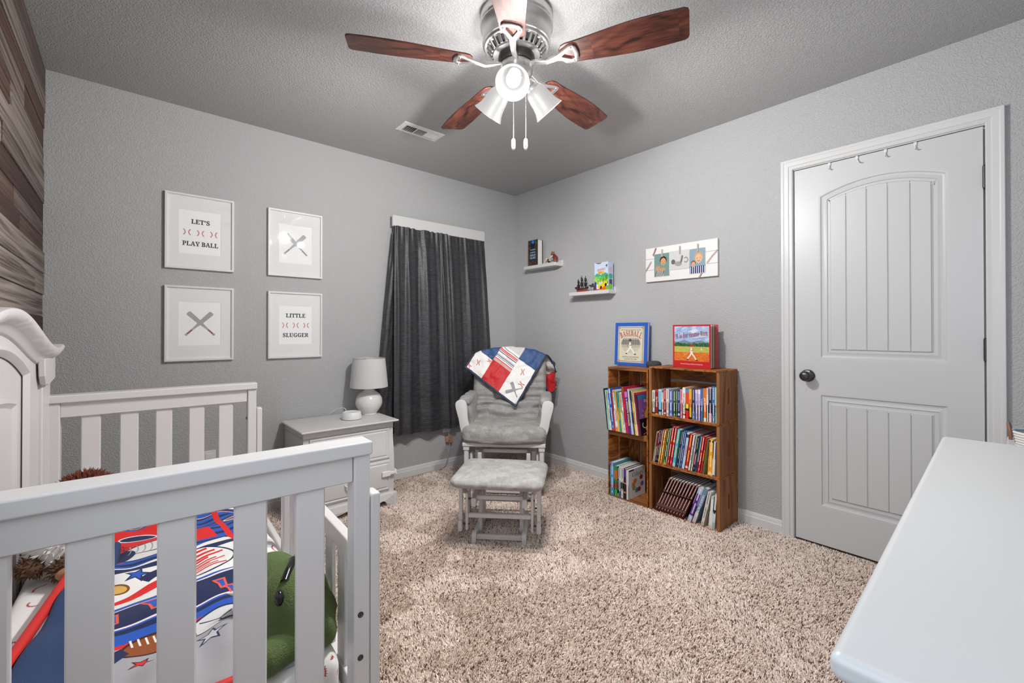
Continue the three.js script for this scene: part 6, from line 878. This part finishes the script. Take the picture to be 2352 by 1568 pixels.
{
  const br = thing('bear_figurine', 'brown bear figurine in a red vest bending forward on the corner shelf', 'figurine', [-0.066, 1.728, 0.580], TR);
  const fur = std([0.22, 0.10, 0.045], 0.6), cloth = std([0.20, 0.018, 0.02], 0.6), cream = std([0.70, 0.66, 0.6], 0.6);
  mesh('body', [blob((x, y, z) => { let d = sdCap(x, y, z, [0.012, 0.006, 0.008], [0.010, 0.036, 0.006], 0.010, 0.011); d = smin(d, sdCap(x, y, z, [0.012, 0.006, -0.010], [0.010, 0.036, -0.006], 0.010, 0.011), 0.006); d = smin(d, sdCap(x, y, z, [0.010, 0.040, 0], [-0.010, 0.062, 0], 0.018, 0.014), 0.008); d = smin(d, sdEll(x, y, z, [-0.024, 0.080, 0], [0.015, 0.015, 0.015]), 0.005); d = smin(d, sdEll(x, y, z, [-0.034, 0.075, 0], [0.010, 0.007, 0.007]), 0.005); d = smin(d, sdEll(x, y, z, [-0.018, 0.094, 0.010], [0.005, 0.006, 0.004]), 0.003); return smin(d, sdEll(x, y, z, [-0.018, 0.094, -0.010], [0.005, 0.006, 0.004]), 0.003); }, [-0.008, 0.048, 0], 0.062, 46)], fur, br);
  mesh('vest', [blob((x, y, z) => sdCap(x, y, z, [0.010, 0.038, 0], [-0.008, 0.060, 0], 0.0205, 0.0165), [0, 0.05, 0], 0.045, 34)], cloth, br);
  mesh('arm', [tube([[-0.006, 0.060, 0.015], [-0.024, 0.050, 0.018], [-0.040, 0.040, 0.014]], 0.006, 14, 8)], cream, br); mesh('arm', [tube([[-0.006, 0.060, -0.015], [-0.024, 0.050, -0.018], [-0.040, 0.040, -0.014]], 0.006, 14, 8)], cream, br);
  const lb = thing('animal_figurine', 'small cream and black animal figurine beside the bear', 'figurine', [-0.060, 1.728, 0.492], TR);
  mesh('body', [blob((x, y, z) => { let d = sdEll(x, y, z, [-0.010, 0.036, 0], [0.024, 0.019, 0.016]); d = smin(d, sdEll(x, y, z, [0.022, 0.030, 0], [0.013, 0.011, 0.010]), 0.005); for (const [a, b] of [[-0.026, 0.009], [-0.026, -0.009], [0.006, 0.009], [0.006, -0.009]]) d = smin(d, sdCap(x, y, z, [a, 0.005, b], [a, 0.03, b * 0.8], 0.0055, 0.007), 0.004); return d; }, [0, 0.028, 0], 0.05, 40)], std([0.58, 0.48, 0.38], 0.7), lb);
  mesh('saddle_patch', [blob((x, y, z) => sdEll(x, y, z, [0.012, 0.026, 0.003], [0.012, 0.017, 0.0155]), [0.012, 0.026, 0], 0.03, 26)], std([0.05, 0.04, 0.035], 0.6), lb);
  // pirate ship
  const sp = thing('pirate_ship', 'toy pirate ship with black sails and red hull on a shelf', 'toy ship', [-0.058, 1.459, 0.868], TR), blk = std([0.016, 0.013, 0.013], 0.5);
  const hull = (a, b, sc, y0, y1) => { const s = new THREE.Shape(); s.moveTo(-a, 0); s.quadraticCurveTo(-a * 0.7, b, 0, b); s.quadraticCurveTo(a * 0.75, b * 0.9, a * 1.12, 0); s.quadraticCurveTo(a * 0.75, -b * 0.9, 0, -b); s.quadraticCurveTo(-a * 0.7, -b, -a, 0); const g = new THREE.ExtrudeGeometry(s, { depth: y1 - y0, bevelEnabled: false, steps: 4 }); const p = g.attributes.position; for (let i = 0; i < p.count; i++) { const t = p.getZ(i) / (y1 - y0), k = lerp(sc, 1, t); p.setX(i, p.getX(i) * k); p.setY(i, p.getY(i) * k); } g.rotateX(-PI / 2).translate(0, y0, 0); g.computeVertexNormals(); return g; };
  mesh('hull', [hull(0.052, 0.017, 0.7, 0.0, 0.014)], std([0.42, 0.022, 0.016], 0.4), sp);
  mesh('upper_hull', [hull(0.058, 0.019, 0.9, 0.014, 0.030), bar(-0.060, -0.032, 0.028, 0.044, -0.015, 0.015, 0.002), bar(0.038, 0.062, 0.028, 0.037, -0.012, 0.012, 0.002)], std([0.05, 0.016, 0.014], 0.5), sp);
  mesh('trim_band', [hull(0.0585, 0.0195, 0.99, 0.0125, 0.0155)], std([0.62, 0.10, 0.04], 0.4), sp);
  [[-0.036, 0.108], [-0.002, 0.132], [0.036, 0.126]].forEach(([x, h]) => { const ms = mesh('mast', [rod([x, 0.028, 0], [x, h, 0], 0.0018, 7), rod([x, h * 0.88, -0.014], [x, h * 0.88, 0.014], 0.0012, 6), bar(x - 0.0005, x + 0.007, h - 0.008, h - 0.003, -0.0006, 0.0006, 0.0002)], blk, sp); for (const [a, b, w] of [[0.34, 0.60, 0.017], [0.64, 0.86, 0.012]]) { const g = new THREE.SphereGeometry(1, 12, 8, 0, PI, 0.5, 2.1).rotateY(PI / 2).scale(0.010, (b - a) * h * 0.62, w).translate(x, (a + b) / 2 * h, 0); mesh('sail', [g], blk, ms); } });
  mesh('bowsprit', [rod([0.05, 0.034, 0], [0.082, 0.052, 0], 0.0016, 6)], blk, sp);
  // grey and black winged toy
  const rb = thing('winged_toy', 'small grey and black winged toy between ship and book', 'toy', [-0.050, 1.459, 0.972], TR), gm = std([0.30, 0.30, 0.30], 0.4);
  mesh('body', [blob((x, y, z) => { let d = sdEll(x, y, z, [-0.006, 0.022, 0.004], [0.016, 0.013, 0.012]); d = smin(d, sdCap(x, y, z, [-0.016, 0.004, 0.010], [-0.012, 0.02, 0.008], 0.005, 0.006), 0.004); d = smin(d, sdCap(x, y, z, [0.008, 0.004, 0.010], [0.004, 0.02, 0.006], 0.005, 0.006), 0.004); d = smin(d, sdCap(x, y, z, [0.004, 0.028, 0.002], [0.016, 0.046, 0], 0.007, 0.005), 0.005); return smin(d, sdEll(x, y, z, [0.021, 0.050, 0.002], [0.009, 0.006, 0.006]), 0.004); }, [0, 0.028, 0.003], 0.045, 40)], gm, rb);
  for (const s of [-1, 1]) mesh('wing', [extr(shapeOf([[-0.004, 0.028], [-0.026, 0.044], [-0.020, 0.052], [-0.006, 0.050], [0.004, 0.064], [0.012, 0.046], [0.030, 0.034], [0.012, 0.032]]), 0.003, 0.0008).rotateY(s * 0.35).translate(0, 0, s * 0.008)], blk, rb);
}
{ // boxed picture book with wrapped-round art: cover on +z, its side on +x
  const art = canvas(420, 640, (x) => { x.fillStyle = '#cfdcf2'; x.fillRect(0, 0, 420, 640); x.fillStyle = '#3fae9a'; x.beginPath(); x.moveTo(0, 300); x.quadraticCurveTo(110, 200, 200, 300); x.quadraticCurveTo(300, 190, 420, 290); x.lineTo(420, 400); x.lineTo(0, 400); x.fill(); const r = rng(3); for (let i = 0; i < 50; i++) { x.fillStyle = ['#6cb82c', '#8fd040', '#4a8f28', '#a8dd55'][i % 4]; x.beginPath(); x.arc(r() * 420, 330 + r() * 150, 16 + r() * 26, 0, 7); x.fill(); } x.fillStyle = '#4a3870'; x.fillRect(0, 450, 60, 170); x.fillStyle = '#e06a1c'; x.beginPath(); x.moveTo(60, 640); x.lineTo(150, 600); x.lineTo(330, 520); x.lineTo(420, 560); x.lineTo(420, 640); x.fill(); x.fillStyle = '#f2c81e'; x.beginPath(); x.moveTo(110, 590); x.lineTo(125, 510); x.lineTo(240, 490); x.lineTo(300, 440); x.lineTo(390, 440); x.lineTo(385, 520); x.lineTo(240, 585); x.closePath(); x.fill(); x.fillStyle = '#2a2430'; for (const [a, b] of [[200, 580], [345, 525]]) { x.beginPath(); x.ellipse(a, b, 30, 38, 0.3, 0, 7); x.fill(); } x.fillStyle = '#d8a46c'; for (const [a, b] of [[190, 450], [230, 430], [300, 425]]) { x.beginPath(); x.arc(a, b, 17, 0, 7); x.fill(); } x.fillStyle = '#3a6a2a'; x.beginPath(); x.moveTo(330, 100); x.quadraticCurveTo(370, 50, 410, 60); x.quadraticCurveTo(380, 80, 390, 160); x.quadraticCurveTo(370, 90, 330, 100); x.fill(); x.fillStyle = '#6cc030'; x.beginPath(); x.ellipse(390, 590, 50, 44, 0, 0, 7); x.fill(); x.fillStyle = '#c22a2a'; x.fillRect(0, 615, 110, 25); x.save(); x.translate(210, 165); x.rotate(-0.1); fit(x, 'Adventure', 0, 0, 84, 250, '#d8472c'); x.restore(); x.fillStyle = '#f6d94a'; x.fillRect(110, 205, 190, 62); fit(x, 'BIBLE', 205, 238, 64, 170, '#a5461c'); });
  const side = canvas(160, 640, (x) => { x.fillStyle = '#c3cdea'; x.fillRect(0, 0, 160, 640); x.fillStyle = '#3fae9a'; x.beginPath(); x.arc(80, 330, 66, 0, 7); x.fill(); x.fillStyle = '#4a3f6c'; x.fillRect(30, 400, 100, 160); x.fillStyle = '#7cc634'; x.beginPath(); x.ellipse(70, 570, 70, 66, 0, 0, 7); x.fill(); x.save(); x.translate(80, 190); x.rotate(PI / 2); fit(x, 'Adventure', 0, -20, 44, 150, '#d8472c'); fit(x, 'BIBLE', 0, 28, 44, 100, '#d08a2c'); x.restore(); });
  const o = thing('storybook_box', 'bright jungle scene boxed storybook with yellow car on a shelf', 'book', [-0.062, 1.459, 1.086], TR), w = 0.064, h = 0.210, t = 0.030;
  const cut = Array.from({ length: 13 }, (_, i) => { const a = lerp(PI, 0, i / 12); return [-0.022 + Math.cos(a) * 0.030, h - Math.sin(a) * 0.011]; }).reverse();
  mesh('slipcase', [extr(shapeOf([[-w, 0], [w, 0], [w, h], ...cut, [-w, h]]), 0.002).translate(0, 0, t - 0.002), bar(w - 0.002, w, 0, h, -t, t, 0.0004), bar(-w, -w + 0.002, 0, h, -t, t, 0.0004), bar(-w, w, 0, h, -t, -t + 0.002, 0.0004), bar(-w, w, 0, 0.002, -t, t, 0.0004)], std(0x8fa4cc, 0.4), o);
  const front = new THREE.ShapeGeometry(shapeOf([[-w, 0], [w, 0], [w, h], ...cut, [-w, h]])).translate(0, 0, t + 0.0006); { const p = front.attributes.position, uv = front.attributes.uv; for (let i = 0; i < p.count; i++) uv.setXY(i, (p.getX(i) + w) / (2 * w), p.getY(i) / h); }
  mesh('cover_print', [front], std(0xffffff, 0.35, { map: art }), o); mesh('side_print', [new THREE.PlaneGeometry(2 * t, h).rotateY(PI / 2).translate(w + 0.0006, h / 2, 0)], std(0xffffff, 0.35, { map: side }), o);
  mesh('inner_book', [bar(-w + 0.003, w - 0.003, 0.003, h - 0.005, -t + 0.003, t - 0.004, 0.001)], std([0.03, 0.03, 0.04], 0.5), o);
}
// ---------------------------------------------------------------- photo board
{
  const o = thing('photo_board', 'white plank photo board with stitched seams and three clipped photos', 'photo board', [0, 1.494, 1.673], TR), hw = 0.2525, h = 0.236;
  const face = canvas(1280, 600, (x) => { x.fillStyle = '#eceae7'; x.fillRect(0, 0, 1280, 600); const seamLine = (p) => { x.strokeStyle = '#7d2430'; x.lineWidth = 4; x.beginPath(); p.forEach(([a, b], i) => i ? x.lineTo(a, b) : x.moveTo(a, b)); x.stroke(); for (let i = 0; i < p.length - 1; i++) { const [a, b] = p[i], [c, d] = p[i + 1], n = 7; for (let k = 0; k < n; k++) { const X = lerp(a, c, k / n), Y = lerp(b, d, k / n); x.lineWidth = 5; x.beginPath(); x.moveTo(X - 22, Y + 2); x.lineTo(X + 3, Y + 4); x.lineTo(X + 3, Y + 28); x.stroke(); } } }; seamLine([[0, 400], [60, 320], [120, 230]]); seamLine([[150, 130], [185, 60], [210, 0]]); seamLine([[1280, 190], [1190, 280], [1110, 380]]); seamLine([[1030, 520], [985, 600]]); });
  const M2 = std(0xffffff, 0.7, { map: face });
  for (const [a, b] of [[0, 0.081], [0.0825, 0.1585], [0.160, h]]) { const g = bar(-hw, hw, a, b, 0.004, 0.020, 0.0012), p = g.attributes.position, uv = new Float32Array(p.count * 2); for (let i = 0; i < p.count; i++) { uv[i * 2] = (p.getX(i) + hw) / (2 * hw); uv[i * 2 + 1] = p.getY(i) / h; } g.setAttribute('uv', new THREE.BufferAttribute(uv, 2)); mesh('plank', [g], M2, o); }
  mesh('back_batten', [bar(-0.2, -0.16, 0.01, h - 0.01, 0, 0.0045, 0.0005), bar(0.16, 0.2, 0.01, h - 0.01, 0, 0.0045, 0.0005)], M.white, o);
  const head = (x, cx, cy, r, skin, hair) => { x.fillStyle = hair; x.beginPath(); x.ellipse(cx, cy - r * 0.25, r * 1.1, r * 1.12, 0, 0, 7); x.fill(); x.fillStyle = skin; x.beginPath(); x.ellipse(cx, cy + r * 0.12, r * 0.86, r * 1.02, 0, 0, 7); x.fill(); x.fillStyle = '#4a3226'; for (const s of [-1, 1]) { x.beginPath(); x.arc(cx + s * r * 0.36, cy + r * 0.05, r * 0.08, 0, 7); x.fill(); } x.strokeStyle = '#8a4a3c'; x.lineWidth = r * 0.1; x.beginPath(); x.arc(cx, cy + r * 0.45, r * 0.3, 0.2, 2.9); x.stroke(); };
  const p1 = canvas(240, 320, (x) => { x.fillStyle = '#7d9a96'; x.fillRect(0, 0, 240, 320); x.fillStyle = '#f0efec'; x.fillRect(30, 225, 120, 95); x.fillStyle = '#23232a'; for (let i = 0; i < 6; i++) { x.save(); x.translate(40 + i * 22, 225); x.rotate(0.25); x.fillRect(0, 0, 11, 100); x.restore(); } x.fillStyle = '#d29a6c'; x.beginPath(); x.ellipse(60, 205, 40, 34, 0, 0, 7); x.fill(); x.beginPath(); x.ellipse(140, 225, 36, 26, 0, 0, 7); x.fill(); head(x, 145, 110, 50, '#d9a47a', '#3c2a20'); });
  const p2 = canvas(320, 240, (x) => { x.fillStyle = '#d6d6d5'; x.fillRect(0, 0, 320, 240); x.fillStyle = '#6c6b69'; x.beginPath(); x.ellipse(58, 140, 34, 32, 0, 0, 7); x.fill(); x.fillStyle = '#a5a3a0'; x.beginPath(); x.ellipse(140, 170, 60, 32, 0.1, 0, 7); x.fill(); x.strokeStyle = '#8a8885'; x.lineWidth = 26; x.lineCap = 'round'; x.beginPath(); x.moveTo(180, 160); x.lineTo(205, 78); x.stroke(); x.strokeStyle = '#5a5856'; x.lineWidth = 12; x.beginPath(); x.moveTo(196, 150); x.lineTo(214, 80); x.stroke(); x.strokeStyle = '#9a9895'; x.lineWidth = 16; x.beginPath(); x.arc(265, 130, 30, 4, 8.6); x.stroke(); });
  const p3 = canvas(240, 340, (x) => { x.fillStyle = '#8fa9b8'; x.fillRect(0, 0, 240, 340); x.fillStyle = '#2c3a6c'; x.fillRect(0, 240, 240, 100); x.fillStyle = '#e9ecf2'; for (let i = 0; i < 8; i++) x.fillRect(8 + i * 31, 244, 11, 96); head(x, 140, 130, 62, '#e6b894', '#caa878'); head(x, 58, 210, 36, '#e2ab8c', '#7a5a44'); });
  for (const [a, b, c, d, t, nm] of [[1.488, 1.604, 1.524, 1.684, p1, 'photo of a man holding a baby'], [1.604, 1.746, 1.560, 1.688, p2, 'grey photo of a lying baby'], [1.744, 1.851, 1.520, 1.684, p3, 'photo of a woman with a baby']]) {
    const ph = mesh('photo', [new THREE.PlaneGeometry(b - a - 0.004, d - c - 0.004).translate((a + b) / 2 - 1.673, (c + d) / 2 - 1.494, 0.0236)], std(0xffffff, 0.3, { map: t }), o); ph.userData.label = nm;
    mesh('paper', [bar(a - 1.673, b - 1.673, c - 1.494, d - 1.494, 0.0215, 0.0230, 0.0003)], M.plastic, ph);
    const cx = (a + b) / 2 - 1.673 + 0.005; mesh('clothespin', [bar(cx - 0.0045, cx - 0.0008, d - 1.494 - 0.026, d - 1.494 + 0.026, 0.0238, 0.031, 0.0008), bar(cx + 0.0008, cx + 0.0045, d - 1.494 - 0.026, d - 1.494 + 0.026, 0.0238, 0.031, 0.0008)], std([0.6, 0.55, 0.48], 0.7), o);
  }
}
// ---------------------------------------------------------------- dresser, side stand, basket
{
  const d = thing('dresser', 'long white dresser with a smooth rounded top, beside the door', 'dresser', [-1.658, 0, 3.2635], 0.0167), w = 0.630, K = M.white;
  mesh('top', [rbox(2 * w, 0.026, 0.50, 0, 0.837, 0, 0.010, 4)], std([0.56, 0.565, 0.57], 0.34), d);
  mesh('cornice', [rbox(2 * w - 0.024, 0.016, 0.478, 0, 0.817, 0.004, 0.006, 2), rbox(2 * w - 0.05, 0.014, 0.455, 0, 0.803, 0.010, 0.004, 2)], K, d);
  mesh('body', [bar(-w + 0.035, w - 0.035, 0.06, 0.80, -0.205, 0.24, 0.004)], K, d);
  mesh('plinth', [bar(-w + 0.02, w - 0.02, 0, 0.08, -0.22, 0.24, 0.006)], K, d);
  for (let r = 0; r < 3; r++) for (let c = 0; c < 2; c++) { const x0 = -w + 0.06 + c * 0.575, y0 = 0.10 + r * 0.232, dr = mesh('drawer', [bar(x0, x0 + 0.56, y0, y0 + 0.22, -0.222, -0.204, 0.004)], K, d); for (const k of [0.14, 0.42]) mesh('knob', [lathe([[0, 0], [0.008, 0], [0.008, 0.012], [0.016, 0.02], [0.014, 0.028], [0, 0.03]], 18).rotateX(-PI / 2).translate(x0 + k, y0 + 0.11, -0.222)], M.pewter, dr); }
  const st = thing('side_stand', 'small white stand under the woven basket', 'stand', [-0.50, 0, 3.30]);
  mesh('top', [rbox(0.56, 0.02, 0.36, 0, 0.732, 0, 0.006, 2)], K, st); for (const sx of [-1, 1]) for (const sz of [-1, 1]) mesh('leg', [bar(sx * 0.25 - 0.018, sx * 0.25 + 0.018, 0, 0.724, sz * 0.15 - 0.018, sz * 0.15 + 0.018, 0.003)], K, st);
  mesh('shelf', [bar(-0.25, 0.25, 0.25, 0.268, -0.15, 0.15, 0.002)], K, st);
  const b = thing('storage_basket', 'small white woven basket with brown leather handles behind the dresser', 'basket', [-0.45, 0.742, 3.212]);
  const rope = std([0.72, 0.70, 0.66], 0.9), rings = []; for (let i = 0; i < 7; i++) rings.push(new THREE.TorusGeometry(0.062 + 0.016 * Math.sqrt(i / 6), 0.0048, 7, 40).rotateX(PI / 2).translate(0, 0.005 + i * 0.0088, 0));
  mesh('coiled_wall', rings, rope, b); mesh('bottom', [lathe([[0, 0.001], [0.062, 0.001], [0.062, 0.008], [0, 0.008]], 30)], rope, b);
  const lea = std([0.22, 0.105, 0.06], 0.5); for (const s of [-1, 1]) mesh('handle', [tube([[-0.028, 0.030, s * 0.081], [-0.026, 0.062, s * 0.083], [-0.014, 0.080, s * 0.086], [0.014, 0.080, s * 0.086], [0.026, 0.062, s * 0.083], [0.028, 0.030, s * 0.081]], 0.005, 30, 8)], lea, b);
  const bl = tag(mesh('folded_cloth', [soft(0.085, 0.13, 0.085, 0.025, (v) => { v.x += 0.004 * Math.sin(v.y * 50); }, 12, 14, 12).translate(0, 0.075, 0)], std([0.10, 0.30, 0.72], 0.8)), 'bright blue folded cloth standing in the woven basket', 'cloth'); bl.position.set(-0.45, 0.752, 3.212);
}

renderer.render(scene, camera);
